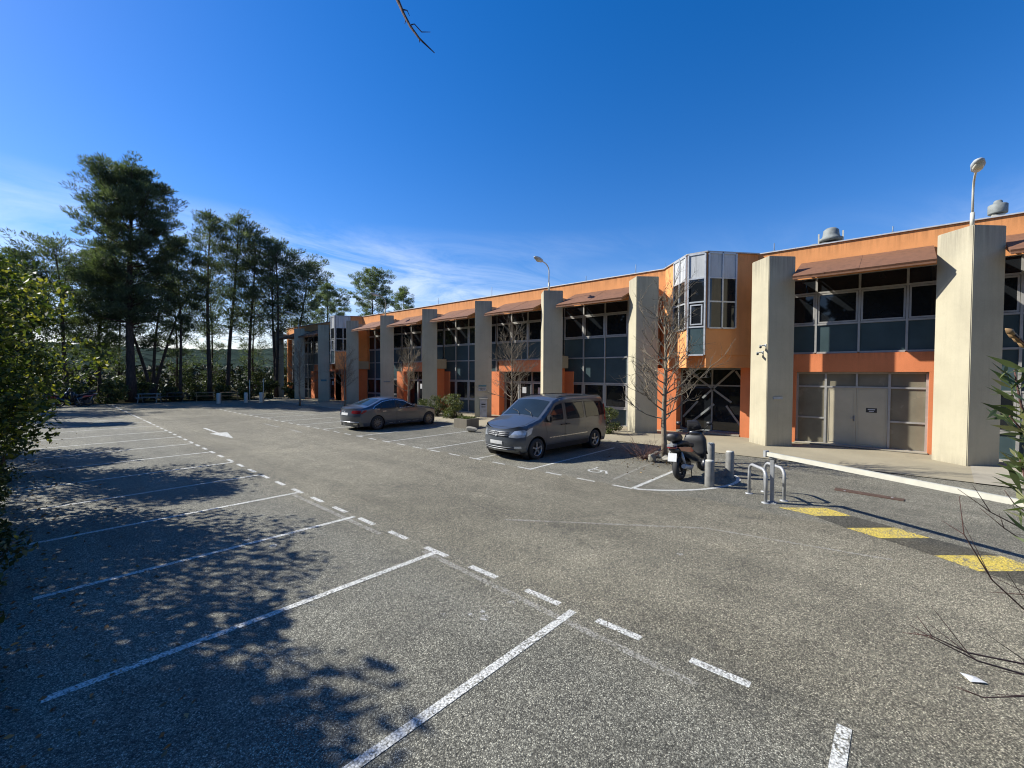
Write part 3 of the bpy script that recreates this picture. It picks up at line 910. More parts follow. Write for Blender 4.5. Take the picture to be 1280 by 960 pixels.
def star(mb, c, r, ax):
    """a three pointed star in a ring, facing along ax"""
    c = Vector(c); ax = Vector(ax).normalized(); u = Vector((0, 0, 1)); u = (u-ax*u.dot(ax)).normalized(); w = ax.cross(u)
    pts = [c+(u*math.cos(t)+w*math.sin(t))*r for t in [2*math.pi*i/24 for i in range(25)]]
    mb.tube(pts, r*.11, 6)
    for i in range(3):
        a = 2*math.pi*i/3
        d = u*math.cos(a)+w*math.sin(a)
        n_ = ax.cross(d)
        mb.add([c+d*r, c+n_*r*.13+ax*.004, c-n_*r*.13+ax*.004, c-d*r*.12+ax*.01], [(0, 1, 3), (0, 3, 2)])

def van():
    t = empty('parked_van', (0, 0, 0), 0, 'blue grey metallic passenger van parked nose out beside the bare tree, dark rear windows', 'van')
    B = Body([(2.38, .88), (2.2, .955), (1.85, 1.07), (1.40, 1.185), (1.2, 1.31), (.62, 1.735), (.38, 1.80), (0, 1.83), (-1.5, 1.83), (-2.1, 1.81), (-2.34, 1.74)],
             [(.22, 2.24), (.34, 2.35), (.55, 2.38), (.75, 2.36), (.90, 2.30)],
             [(.25, -2.30), (.5, -2.38), (1.1, -2.34), (1.74, -2.22)], .36, .14,
             [(2.3, .86), (1.95, .905), (1.5, .935), (0, .95), (-1.8, .945), (-2.4, .89)],
             [(2.4, .0), (2.0, .05), (1.3, .075), (.6, .06), (-2.0, .045), (-2.35, .0)], 1.12, .13, .24, .07)
    wx = (1.53, -1.53)
    body = B.skin(wx, .40).build('body', M['van_paint'], t)
    MB().box(-2.2, 2.1, -.74, .74, .20, .62).box(-2.1, .4, -.70, .70, .6, 1.6).build('underbody_light_block', M['black'], t)  # undertray, plus an added hidden block that stops light through body gaps
    for sg in (1, -1):
        # wheel arches, sill
        for x in wx:
            MB().lathe([(.41, -.02), (.41, -.30), (.05, -.30)], (x, sg*.915, .31), (0, sg, 0), 30).build('wheel_arch', M['black'], t)
        sill = [(1.1, .25), (1.1, .40), (-1.1, .40), (-1.1, .25)]
        B.patch('side', sill, .006, sg).build('sill', M['black'], t)
        B.patch('side', [(.98, .60), (.98, .63), (-1.02, .63), (-1.02, .60)], .014, sg).build('rub_strip', M['chrome'], t)
        B.patch('side', [(-1.98, .64), (-1.98, .60), (-2.2, .60), (-2.2, .64)], .010, sg).build('rub_strip', M['van_paint'], t)
        fd = [(1.12, .42), (1.10, .8), (1.22, 1.16), (.66, 1.66), (.36, 1.73), (.22, 1.73), (.22, .42)]
        sdr = [(.20, .42), (.20, 1.73), (-.88, 1.73), (-.90, .75), (-1.05, .62), (-1.05, .42)]
        for nm, pl in (('front_door', fd), ('sliding_door', sdr)):
            B.patch('side', pl, .0012, sg).build('door_seam', M['black'], t)
            d = B.patch('side', grow(pl, -.010), .0032, sg).build(nm, M['van_paint'], t)
            hx = .34 if nm == 'front_door' else .08
            MB().bar(B.side(hx-.09, .98, sg, .03), B.side(hx+.09, .98, sg, .03), .03, .035).build('handle', M['black'], d)
        for pl in ([(1.10, 1.14), (.62, 1.58), (.36, 1.64), (.30, 1.64), (.30, 1.14)], [(.12, 1.13), (.12, 1.65), (-.80, 1.65), (-.82, 1.13)], [(-.96, 1.13), (-.94, 1.65), (-1.95, 1.63), (-2.08, 1.5), (-2.10, 1.16)]):
            B.patch('side', grow(pl, .022), .0045, sg).build('window_seal', M['black'], t)
            B.patch('side', pl, .0070, sg).build('side_window', M['car_glass'], t)
        B.patch('side', [(-2.12, .95), (-2.10, 1.5), (-2.18, 1.56), (-2.22, .95)], .004, sg).build('tail_light', M['red_lamp'], t)
        # mirror
        mm = MB().box(.98, 1.13, sg*1.0-.09, sg*1.0+.11, 1.10, 1.33, .04).bar((1.05, sg*.86, 1.15), (1.05, sg*.95, 1.17), .05)
        mm.build('wing_mirror', M['black'], t)
        # headlight wraps round the corner
        hl = [(.45, .70), (.60, .885), (.83, .925), (.885, .90), (.885, .72), (.7, .68)]
        if sg < 0: hl = mir(hl)
        B.patch('front', hl, .006).build('headlight', M['lamp_glass'], t)
        hs_ = [(1.99, .73), (1.99, .90), (1.86, .96), (1.72, .985), (1.80, .80)]
        B.patch('side', hs_, .006, sg).build('headlight', M['lamp_glass'], t)
        fl_ = [(.62, .36), (.62, .43), (.80, .44), (.80, .37)]
        B.patch('front', fl_ if sg > 0 else mir(fl_), .008).build('fog_light', M['lamp_glass'], t)
    B.patch('top', [(1.33, -.76), (1.33, .76), (.68, .69), (.68, -.69)], .006).build('windscreen', M['wind_glass'], t)
    wi = MB()
    for y0 in (-.1, .45): wi.tube([B.top(1.36, y0+.1, .02), B.top(1.22, y0-.1, .022), B.top(1.12, y0-.42, .02)], .012, 5)
    wi.build('wiper', M['black'], t)
    hood = [(1.42, -.78), (1.42, .78), (1.9, .78), (2.12, .62), (2.20, .3), (2.21, 0), (2.20, -.3), (2.12, -.62), (1.9, -.78)]
    B.patch('top', hood, .001).build('bonnet_seam', M['black'], t)
    B.patch('top', grow(hood, -.012), .004).build('bonnet', M['van_paint'], t)
    B.patch('front', [(-.42, .70), (.42, .70), (.46, .86), (-.46, .86)], .006).build('grille', M['black'], t)
    gb = MB()
    for z in (.74, .79, .84): gb.tube([B.front(y, z, .014) for y in np.linspace(-.43, .43, 9)], .010, 5)
    gb.build('grille_bar', M['dark_chrome'], t)
    s_ = MB(); star(s_, B.front(0, .785, .03), .075, (1, 0, .1)); s_.build('emblem', M['dark_chrome'], t)
    B.patch('front', [(-.66, .31), (.66, .31), (.58, .41), (-.58, .41)], .006).build('air_intake', M['black'], t)
    gb = MB()
    for z in (.33, .39): gb.tube([B.front(y, z, .012) for y in np.linspace(-.62, .62, 11)], .011, 5)
    gb.build('bumper_trim', M['dark_chrome'], t)
    B.patch('front', [(-.26, .47), (.26, .47), (.26, .58), (-.26, .58)], .014).build('number_plate', M['plate'], t)
    B.patch('rear', [(-.7, 1.12), (.7, 1.12), (.66, 1.62), (-.66, 1.62)], .006).build('rear_window', M['car_glass'], t)
    B.patch('rear', [(-.26, .8), (.26, .8), (.26, .92), (-.26, .92)], .008).build('number_plate', M['plate'], t)
    rr_ = MB()
    for sg in (1, -1): rr_.tube([B.top(x, sg*.70, .03) for x in np.linspace(.35, -2.0, 9)], .014, 5)
    rr_.build('roof_rail', M['black'], t)
    for x in wx:
        for sg in (1, -1): wheel(t, x, sg*.83, .32, .20, sg, 5, M['alloy'])
    return t
def sedan():
    t = empty('parked_car', (0, 0, 0), 0, 'dark grey metallic saloon car parked nose towards the building', 'car')
    B = Body([(2.45, .69), (2.2, .79), (1.6, .90), (.98, .975), (.84, 1.02), (.20, 1.315), (-.1, 1.375), (-.6, 1.39), (-1.0, 1.345), (-1.72, 1.07), (-1.9, 1.03), (-2.30, 1.0), (-2.45, .95)],
             [(.2, 2.28), (.35, 2.43), (.55, 2.46), (.72, 2.42)],
             [(.25, -2.30), (.4, -2.42), (.65, -2.46), (.95, -2.39)], .42, .30,
             [(2.4, .80), (2.0, .865), (1.4, .915), (0, .925), (-1.4, .92), (-2.1, .87), (-2.4, .80)],
             [(2.45, .0), (2.0, .05), (1.0, .06), (.5, .075), (-1, .06), (-1.8, .035), (-2.2, .03), (-2.44, 0)], .95, .40, .20, .055)
    wx = (1.62, -1.32)
    B.skin(wx, .37).build('body', M['car_paint'], t)
    MB().box(-2.2, 2.1, -.72, .72, .17, .60).box(-1.3, .3, -.55, .55, .6, 1.2).build('underbody_light_block', M['black'], t)  # undertray and an added block inside the cabin that keeps light out
    for sg in (1, -1):
        for x in wx:
            MB().lathe([(.378, -.02), (.378, -.28), (.05, -.28)], (x, sg*.90, .31), (0, sg, 0), 30).build('wheel_arch', M['black'], t)
        dlo = [(.70, .975), (.16, 1.235), (-.2, 1.305), (-.6, 1.315), (-1.0, 1.26), (-1.42, 1.08), (-1.50, 1.0), (-1.3, .972)]
        fd = [(1.02, .30), (1.04, .7), (.86, .955), (.18, 1.275), (-.30, 1.33), (-.30, .30)]
        rd = [(-.32, .30), (-.32, 1.33), (-.62, 1.335), (-1.02, 1.275), (-1.30, 1.12), (-1.05, .62), (-.86, .30)]
        for nm, pl in (('front_door', fd), ('rear_door', rd)):
            B.patch('side', pl, .0012, sg).build('door_seam', M['black'], t)
            d = B.patch('side', grow(pl, -.009), .0030, sg).build(nm, M['car_paint'], t)
            hx = -.16 if nm == 'front_door' else -.98
            MB().bar(B.side(hx-.09, .84, sg, .022), B.side(hx+.09, .84, sg, .022), .022, .025).build('handle', M['chrome'], d)
        B.patch('side', grow(dlo, .034), .0045, sg).build('window_trim', M['chrome'], t)
        B.patch('side', grow(dlo, .006), .0060, sg).build('window_seal', M['black'], t)
        for a, b_ in ((.70, -.28), (-.34, -1.10), (-1.14, -1.5)):
            up = [(x, z) for x, z in zip(np.linspace(a, b_, 14), [np.interp(-x, [-.70, -.16, .2, .6, 1.0, 1.42, 1.5], [.975, 1.235, 1.305, 1.315, 1.26, 1.08, 1.0]) for x in np.linspace(a, b_, 14)])]
            lo = [(x, .975) for x in np.linspace(b_, a, 8) if np.interp(-x, [-.70, -.16, .2, .6, 1.0, 1.42, 1.5], [.975, 1.235, 1.305, 1.315, 1.26, 1.08, 1.0]) > .99]
            B.patch('side', up+lo, .0080, sg).build('side_window', M['car_glass'], t)
        B.patch('side', [(.98, .27), (.98, .30), (-.9, .30), (-.9, .27)], .010, sg).build('sill_trim', M['chrome'], t)
        B.patch('side', [(-2.14, .80), (-1.98, .93), (-1.86, .93), (-1.88, .86), (-2.10, .76)], .004, sg).build('tail_light', M['red_lamp'], t)
        tl = [(.46, .80), (.48, .91), (.80, .93), (.845, .92), (.845, .78), (.7, .77)]
        B.patch('rear', tl if sg > 0 else mir(tl), .006).build('tail_light', M['red_lamp'], t)
        ex = [(.48, .27), (.48, .34), (.72, .34), (.72, .27)]
        B.patch('rear', ex if sg > 0 else mir(ex), .012).build('exhaust', M['chrome'], t)
        hl = [(.45, .60), (.55, .70), (.80, .73), (.83, .66), (.6, .58)]
        B.patch('front', hl if sg > 0 else mir(hl), .006).build('headlight', M['lamp_glass'], t)
        MB().box(.62, .76, sg*.98-.09, sg*.98+.09, .96, 1.10, .035).bar((.68, sg*.84, .97), (.68, sg*.92, 1.0), .04).build('wing_mirror', M['car_paint'], t)
    B.patch('top', [(.80, -.68), (.80, .68), (.24, .60), (.24, -.60)], .005).build('windscreen', M['wind_glass'], t)
    B.patch('top', [(-1.04, -.56), (-1.04, .56), (-1.68, .66), (-1.68, -.66)][::-1], .005).build('rear_window', M['wind_glass'], t)
    hood = [(1.0, -.74), (1.0, .74), (1.9, .74), (2.25, .5), (2.36, 0), (2.25, -.5), (1.9, -.74)]
    B.patch('top', hood, .001).build('bonnet_seam', M['black'], t)
    B.patch('top', grow(hood, -.01), .0035).build('bonnet', M['car_paint'], t)
    bt = [(-1.80, -.72), (-1.80, .72), (-2.25, .66), (-2.34, 0), (-2.25, -.66)][::-1]
    B.patch('top', bt, .001).build('boot_seam', M['black'], t)
    B.patch('top', grow(bt, -.01), .0035).build('boot_lid', M['car_paint'], t)
    B.patch('front', [(-.40, .42), (.40, .42), (.44, .64), (-.44, .64)], .006).build('grille', M['black'], t)
    s_ = MB(); star(s_, B.rear(0, .88, .015), .045, (-1, 0, .1)); s_.build('emblem', M['chrome'], t)
    B.patch('rear', [(-.27, .70), (.27, .70), (.27, .81), (-.27, .81)], .010).build('number_plate', M['plate'], t)
    tr = MB(); tr.tube([B.rear(y, .40, .008) for y in np.linspace(-.78, .78, 15)], .012, 5); tr.build('bumper_trim', M['chrome'], t)
    for x in wx:
        for sg in (1, -1): wheel(t, x, sg*.80, .325, .22, sg, 10, M['dark_alloy'])
    return t
vn = van()
vn.location = (11.98, 8.95, .0)
vn.rotation_euler.z = math.pi-R(3.5)
cr_ = sedan()
cr_.location = (12.16, 18.62, .0)
cr_.rotation_euler.z = R(1.0)

def loft(mb, st, seg=14):
    """st: (centre, half width across y, half height, tilt of the section in the xz plane)"""
    v = []; n = len(st)
    for c, ry, rz, ti in st:
        c = Vector(c); up = Vector((math.sin(ti), 0, math.cos(ti)))
        for k in range(seg):
            a = 2*math.pi*k/seg
            s_, c_ = math.sin(a), math.cos(a)
            v.append(c+Vector((0, ry*math.copysign(abs(c_)**.8, c_), 0))+up*rz*math.copysign(abs(s_)**.8, s_))
    f = [(i*seg+k, i*seg+(k+1) % seg, (i+1)*seg+(k+1) % seg, (i+1)*seg+k) for i in range(n-1) for k in range(seg)]
    f += [tuple(range(seg))[::-1], tuple((n-1)*seg+k for k in range(seg))]
    return mb.add(v, f, True)
M['scooter_paint'] = carpaint('black_scooter_paint', (.016, .016, .018), .2, .3)
M['scooter_red'] = carpaint('dark_red_scooter_paint', (.26, .03, .022), .2, .3)
M['smoke'] = glassy('smoked_screen', (.03, .03, .035), .05, 0)
M['seat_black'] = plain('seat_vinyl', (.022, .021, .02), .55, 0, .2, local=True)
def scooter(label, group=None):
    t = empty('parked_scooter', (0, 0, 0), 0, label, 'scooter', group)
    def wh(x, r, w, nm='wheel'):
        o = MB().lathe([(r*.68, -w*.4), (r*.9, -w*.5), (r, -w*.2), (r, w*.2), (r*.9, w*.5), (r*.68, w*.4)], (0, 0, 0), (0, 1, 0), 28).build(nm, M['rubber'], t)
        o.location = (x, 0, r)
        q = MB().lathe([(r*.70, -w*.35), (r*.70, w*.35), (r*.62, w*.3), (r*.62, -w*.3), (r*.70, -w*.35)], (0, 0, 0), (0, 1, 0), 24)
        for i in range(5):
            a = i*1.2566; d = Vector((math.cos(a), 0, math.sin(a)))
            q.obox(d*r*.36, d, (0, 1, 0), d.cross(Vector((0, 1, 0))), r*.32, w*.15, r*.06)
        q.build('rim', M['dark_alloy'], o)
    wh(0, .29, .15); wh(1.52, .29, .12)
    bd = loft(MB(), [((-.36, 0, .78), .06, .05, .2), ((-.22, 0, .77), .13, .09, .2), ((.05, 0, .72), .18, .15, .1), ((.40, 0, .60), .21, .20, 0), ((.72, 0, .46), .22, .17, 0), ((1.0, 0, .40), .2, .12, 0), ((1.15, 0, .48), .19, .12, .5)])
    bd.build('body', M['scooter_paint'], t)
    loft(MB(), [((1.10, 0, .40), .20, .08, 1.2), ((1.20, 0, .62), .25, .10, 1.2), ((1.24, 0, .86), .26, .12, 1.2), ((1.16, 0, 1.03), .20, .10, 1.3), ((1.10, 0, 1.10), .12, .06, 1.3)]).build('front_fairing', M['scooter_paint'], t)
    loft(MB(), [((1.30, 0, .50), .12, .06, .9), ((1.40, 0, .72), .17, .10, 1.1), ((1.30, 0, .93), .14, .08, 1.2)]).build('nose', M['scooter_paint'], t)
    loft(MB(), [((-.26, 0, .90), .12, .05, 0), ((-.05, 0, .92), .17, .07, 0), ((.22, 0, .88), .17, .07, 0), ((.34, 0, .82), .18, .07, 0), ((.62, 0, .79), .16, .06, 0), ((.80, 0, .74), .09, .05, .3)]).build('seat', M['seat_black'], t)
    for sg in (1, -1):
        MB().add([(-.30, sg*.125, .84), (.28, sg*.20, .78), (.42, sg*.218, .66), (.20, sg*.205, .66), (-.22, sg*.15, .75)], [(0, 1, 2, 3, 4)]).add([(-.30, sg*.10, .84), (.28, sg*.15, .78), (.42, sg*.16, .66), (.20, sg*.15, .66), (-.22, sg*.11, .75)], [(4, 3, 2, 1, 0)]).build('side_panel', M['scooter_red'], t)
        MB().tube([(1.52, sg*.085, .29), (1.36, sg*.085, .70)], .024, 8).build('fork', M['galv'], t)
        MB().tube([(1.08, sg*.05, 1.10), (1.04, sg*.22, 1.13), (.98, sg*.36, 1.10)], .014, 8).tube([(1.01, sg*.28, 1.115), (.97, sg*.38, 1.10)], .02, 8).build('handlebar', M['black'], t)
        st_ = MB().tube([(1.12, sg*.25, 1.12), (1.13, sg*.34, 1.22), (1.12, sg*.38, 1.27)], .008, 6)
        mo = st_.build('mirror_arm', M['black'], t)
        q = loft(MB(), [((1.09, sg*.40, 1.30), .075, .05, 0), ((1.13, sg*.40, 1.30), .07, .045, 0), ((1.16, sg*.40, 1.30), .03, .02, 0)]); q.build('mirror', M['black'], mo)
        MB().tube([(-.02, sg*.16, .32), (-.18, sg*.15, .70)], .022, 8).tube([(-.04, sg*.16, .37), (-.16, sg*.15, .64)], .034, 8).build('shock_absorber', M['galv'], t)
    loft(MB(), [((1.20, 0, 1.05), .20, .012, 1.0), ((1.12, 0, 1.22), .19, .010, 1.1), ((1.02, 0, 1.38), .13, .008, 1.1)]).build('windscreen', M['smoke'], t)
    loft(MB(), [((-.42, 0, 1.08), .11, .07, 0), ((-.38, 0, 1.08), .14, .10, 0), ((-.22, 0, 1.08), .15, .115, 0), ((-.06, 0, 1.05), .13, .10, 0), ((-.02, 0, 1.04), .13, .09, 0)]).build('top_case', M['black'], t)
    loft(MB(), [((1.06, 0, .42), .25, .08, .9), ((1.13, 0, .62), .30, .11, .9), ((1.12, 0, .86), .30, .10, 1.0), ((1.08, 0, 1.0), .22, .06, 1.1)]).build('leg_cover', M['seat_black'], t)
    MB().box(-.50, -.15, -.08, .08, .86, .92, .01).build('rack', M['galv'], t)
    loft(MB(), [((-.41, 0, .84), .11, .035, 0), ((-.36, 0, .84), .12, .045, 0), ((-.28, 0, .84), .10, .05, 0)]).build('tail_light', M['red_lamp'], t)
    MB().obox((-.40, 0, .60), (.35, 0, 1), (0, 1, 0), (1, 0, -.35), .10, .105, .004).build('number_plate', M['plate'], t)
    MB().bar((-.10, 0, .72), (-.42, 0, .50), .16, .02).build('rear_mudguard', M['black'], t)
    a = [(1.52+.33*math.cos(x), .29+.33*math.sin(x)) for x in np.linspace(.3, 2.6, 9)]
    v = [(x, y, z) for x, z in a for y in (-.08, .08)]
    MB().add(v, [(2*i, 2*i+1, 2*i+3, 2*i+2) for i in range(8)], True).build('front_mudguard', M['scooter_paint'], t)
    MB().tube([(.5, -.14, .28), (.2, -.19, .28), (-.25, -.20, .38)], [.03, .06, .055], 12).build('exhaust', M['galv'], t)
    MB().box(-.1, .55, -.10, .16, .20, .42, .03).build('engine', M['black'], t)
    MB().tube([(.5, .12, .28), (.42, .20, .02), (.36, .27, .012)], .012, 6).tube([(.5, -.1, .28), (.40, -.14, .012)], .012, 6).build('stand', M['black'], t)
    return t
s0 = scooter('black maxi scooter with red side panels and top case, beside the short grey bollards')
s0.location = (10.82, 3.97, 0)
s0.rotation_euler = (0, 0, R(-1))
s0.rotation_euler.x = R(-4)
for (x, y, rz, lab) in ((1.55, 45.4, R(-6), 'dark scooter at the far left edge of the car park, nearer the tall leafy hedge'), (3.6, 45.9, R(188), 'dark scooter at the far edge of the car park, nearer the grey picnic table')):
    c = copy_tree(s0)
    c.location = (x, y, 0); c.rotation_euler = (0, 0, rz)
    c['label'] = lab
for o in (s0,): o['group'] = 'parked scooters'
for o in bpy.data.objects:
    if o.name.startswith('parked_scooter'): o['group'] = 'parked scooters'

# ------------------------------------------------------------------ vegetation
def leafmesh(name, C, size, aspect, seed, mat, parent=None, droop=0.0, curl=.25, dirs=None):
    """many small leaf shaped faces (two triangles folded along the midrib) at the points C"""
    g = np.random.default_rng(seed)
    C = np.asarray(C, float); n = len(C)
    d = g.normal(size=(n, 3)) if dirs is None else dirs+g.normal(size=(n, 3))*.35
    d[:, 2] -= droop
    d /= np.linalg.norm(d, axis=1)[:, None]+1e-9
    u = g.normal(size=(n, 3)); u -= d*(u*d).sum(1)[:, None]; u /= np.linalg.norm(u, axis=1)[:, None]+1e-9
    w = np.cross(d, u)
    s = size*g.uniform(.6, 1.35, n)[:, None]
    a = C-d*s*.5; b_ = C+d*s*.5
    m1 = C+u*s*aspect*.5+w*s*curl*aspect; m2 = C-u*s*aspect*.5+w*s*curl*aspect
    V = np.stack([a, m1, b_, m2], 1).reshape(-1, 3)
    me = bpy.data.meshes.new(name)
    me.vertices.add(4*n); me.vertices.foreach_set('co', V.ravel())
    me.loops.add(4*n); me.loops.foreach_set('vertex_index', np.arange(4*n, dtype=np.int32))
    me.polygons.add(n); me.polygons.foreach_set('loop_start', np.arange(0, 4*n, 4, dtype=np.int32))
    me.update(calc_edges=True)
    me.materials.append(mat)
    o = bpy.data.objects.new(name, me)
    if parent: o.parent = parent
    col.objects.link(o)
    return o
def pine(x, y, H, r, base, seed, label, lean=(0, 0), tr=.2, nb=46, dens_=1.0, mat='pine', stems=1, cat='tree', group='pine trees beyond the car park', need=.30, shape=None):
    rr = random.Random(seed); g = np.random.default_rng(seed)
    t = empty('pine_tree', (x, y, -.05), 0, label, cat, group)
    wood = MB(); pts = []; nd = []
    for s_ in range(stems):
        ln = Vector((lean[0], lean[1], 0)) if stems == 1 else Vector((lean[0]+rr.uniform(-.2, .2)+(s_-(stems-1)/2)*.22*.7, lean[1]-(s_-(stems-1)/2)*.22*.7, 0))
        h = H*(1-.12*s_*rr.random())
        path = []; rad = []
        ph = rr.random()*6.28
        for i in range(11):
            f = i/10
            path.append(Vector((.22*math.sin(ph+f*5)*f, .22*math.cos(ph*1.3+f*4)*f, 0))+ln*h*f*(.4+.6*f)+Vector((0, 0, h*f)))
            rad.append(tr*(1-f*.88)*(1.3 if i == 0 else 1)/(stems**.35))
        wood.tube(path, rad, 8)
        def tp(f):
            k = min(9, int(f*10)); return path[k].lerp(path[k+1], f*10-k)
        nn = nb//stems
        for b_ in range(nn):
            f = base+(1-base)*((b_+rr.random())/nn)**.9
            f = min(f, .985)
            u = (f-base)/(1-base)
            prof = shape(u) if shape else min(1.0, .45+1.9*u)*min(1.0, (1-u)*2.6+.16)
            ln_ = r*prof*rr.uniform(.55, 1.12)
            az = b_*2.4+rr.uniform(-.5, .5)
            d = Vector((math.cos(az), math.sin(az), rr.uniform(.12, .55)+.3*u)).normalized()
            p0 = tp(f*.97)
            mid = p0+d*ln_*.55+Vector((0, 0, -.03*ln_))
            end = p0+d*ln_+Vector((0, 0, .12*ln_))
            wood.tube([p0, mid, end], [max(.018, .20*tr*(1.15-u)), .026, .012], 5, False)
            nc = max(2, int(2+ln_*1.4))
            for c in range(nc):
                q = c/(nc-1)
                k = p0.lerp(end, .42+.58*q)+Vector((rr.gauss(0, .28), rr.gauss(0, .28), rr.gauss(.05, .2)))*(.4+.3*ln_)
                wood.tube([p0.lerp(end, .35+.5*q), k], [.014, .006], 4, False)
                m_ = int(115*dens_*rr.uniform(.5, 1.3))
                rd = rr.uniform(.42, .78)
                e = g.normal(size=(m_, 3)); e /= np.linalg.norm(e, axis=1)[:, None]
                e *= (g.uniform(.15, 1, m_)**.5)[:, None]*np.array([rd, rd, rd*.62])
                pts.append(np.array(k)+e); nd.append(e/np.linalg.norm(e, axis=1)[:, None]*.8+np.array([d.x*.5, d.y*.5, .75]))
        # dead lower twigs
        for b_ in range(26):
            f = rr.uniform(.14, base+.1); az = rr.random()*6.28
            p0 = tp(f); l_ = rr.uniform(.5, 2.4)
            e = p0+Vector((math.cos(az), math.sin(az), rr.uniform(-.15, .35)))*l_
            wood.tube([p0, p0.lerp(e, .5)+Vector((0, 0, .08)), e], [.022, .014, .006], 4, False)
    wood.build('trunk', M['pine_bark'], t)
    nd = np.concatenate(nd); nd /= np.linalg.norm(nd, axis=1)[:, None]
    leafmesh('crown', np.concatenate(pts), need, .17, seed+1, M[mat], t, curl=.1, dirs=nd)
    return t
tall = lambda u: (.62+.75*u if u < .5 else 1.0)*(1.0 if u < .78 else max(.12, 1-(u-.78)*3.6))
umb = lambda u: (.35+1.3*u if u < .5 else 1.0)*(1.0 if u < .7 else max(.15, 1-(u-.7)*2.7))
pine(6.5, 49, 19.9, 4.0, .32, 11, 'tallest pine, broad dense dark crown on a single thick trunk', tr=.36, nb=130, dens_=1.15, shape=tall)
pine(5.0, 54, 13.4, 3.2, .22, 12, 'shorter pale green pine just left of the tallest pine', tr=.16, nb=60, dens_=1.0, mat='pine2')
pine(2.9, 53, 13.8, 3.8, .36, 13, 'thin crowned dark pine just right of the leafy hedge', tr=.17, nb=44, dens_=.5, lean=(-.06, .02))
pine(8.4, 52, 13.6, 2.7, .30, 14, 'small pine with several forked stems right behind the grey picnic table', tr=.24, nb=44, dens_=.9, stems=3, lean=(.0, 0))
pine(10.1, 50, 15.2, 2.2, .42, 15, 'slim pine with a single straight thin trunk between larger pines', tr=.14, nb=36, dens_=1.0)
pine(12.4, 50, 18.4, 2.5, .34, 16, 'tall narrow pine at the left of the tight clump of pines', tr=.22, nb=54, dens_=.62, shape=umb)
pine(14.2, 51, 19.0, 2.7, .36, 17, 'tall pine whose trunk leans right, in the middle of the tight clump', tr=.22, nb=54, dens_=.62, lean=(.06, -.02), shape=umb)
pine(16.0, 50.4, 17.4, 3.1, .38, 18, 'tall pine at the right of the tight clump, wide rounded top', tr=.2, nb=56, dens_=.6, lean=(.03, -.02), shape=umb)
pine(17.9, 48.5, 16.2, 3.5, .42, 19, 'pine with two dark forked trunks and a flat spreading crown near the building end', tr=.24, nb=66, dens_=.6, stems=2, shape=umb)
pine(19.6, 48.3, 14.6, 3.3, .50, 20, 'pine leaning over the far end of the orange building', tr=.19, nb=50, dens_=.6, lean=(.10, -.03), shape=umb)
pine(36, 75, 18.3, 4.2, .3, 21, 'paler pine seen over the far roof, left of the two behind the building', tr=.25, nb=56, dens_=1.2, mat='pine2')
pine(45, 75, 22.2, 5.2, .34, 22, 'widest pine seen over the roof behind the building', tr=.3, nb=64, dens_=1.2, mat='pine2', shape=umb)
pine(55.5, 80, 21.4, 3.6, .4, 23, 'small topped pine seen over the roof, the rightmost behind the building', tr=.25, nb=46, dens_=1.2, mat='pine2')
pine(.2, 54, 12.6, 3.2, .25, 24, 'dark pine rising behind the leafy hedge at the left edge', tr=.22, nb=50, dens_=.6)
pine(-2.5, 47, 10.5, 3.2, .25, 25, 'dark pine largely hidden behind the leafy hedge', tr=.22, nb=44, dens_=.6)

for i, (x, y, H, r) in enumerate(((11.2, 57, 13, 2.4), (14.6, 58, 14, 2.6), (18.5, 57, 13, 2.6), (7.0, 60, 14, 2.6), (3.0, 58, 13, 2.8), (21.5, 54, 12, 2.4))):
    pine(x, y, H, r, .12, 140+i, ['thin background pine between the slim pine and the tight clump', 'thin background pine seen through the tight clump', 'thin background pine seen through the forked pine', 'background pine close behind the tallest pine', 'background pine behind the scooters', 'background pine peeping past the end of the building'][i], tr=.13, nb=40, dens_=.55, need=.26)
def leafy(name, x, y, H, r, n, seed, label, cat, mat, size=.11, aspect=.5, z0=.3, group=None, lumps=16, stem='pine_bark', flat=1.0, parts=True, squash=None):
    rr = random.Random(seed); g = np.random.default_rng(seed)
    t = empty(name, (x, y, 0), 0, label, cat, group)
    wood = MB(); pts = []
    for i in range(lumps):
        a = rr.random()*6.283; f = rr.random()**.8
        zz_ = z0+(H-z0)*rr.random()
        k = math.sin(min(1, max(.06, (zz_-z0)/(H-z0)*.86+.12))*math.pi)**.7
        c = Vector((r*.72*k*f*math.cos(a), r*.72*k*f*math.sin(a), zz_))
        rd = r*rr.uniform(.24, .42)
        m_ = int(n/lumps)
        e = g.normal(size=(m_, 3)); e /= np.linalg.norm(e, axis=1)[:, None]
        e *= (g.uniform(.2, 1, m_)**.45)[:, None]*np.array([rd, rd, rd*.8*flat])
        q = np.array(c)+e
        q = q[(q[:, 2] > .03) & (q[:, 2] < H)]
        pts.append(q)
        b0 = Vector((rr.gauss(0, .06), rr.gauss(0, .06), 0))
        wood.tube([b0, b0.lerp(c, .5)+Vector((0, 0, .12*H)), c], [.012+.012*H/2, .012+.004*H, .006], 5, False)
    if H > 2.5: wood.tube([(0, 0, -.02), (.03, 0, H*.3), (0, .04, H*.6)], [.07, .05, .03], 7)
    wood.build('stem', M[stem], t)
    leafmesh('foliage', np.concatenate(pts), size, aspect, seed+3, M[mat], t)
    return t
G = 'leafy trees and shrubs of the left hedge'
leafy('hedge_tree', -1.0, 12.0, 5.1, 2.4, 16000, 31, 'yellow green broadleaf hedge tree at the left edge, the nearest one in view', 'hedge tree', 'leaf', .12, .5, 1.35, G, 38)
leafy('hedge_tree', -2.35, 10.1, 6.1, 2.5, 18500, 30, 'broadleaf hedge tree out at the left edge that shades the nearest stalls', 'hedge tree', 'leaf', .15, .55, 1.4, G, 38)
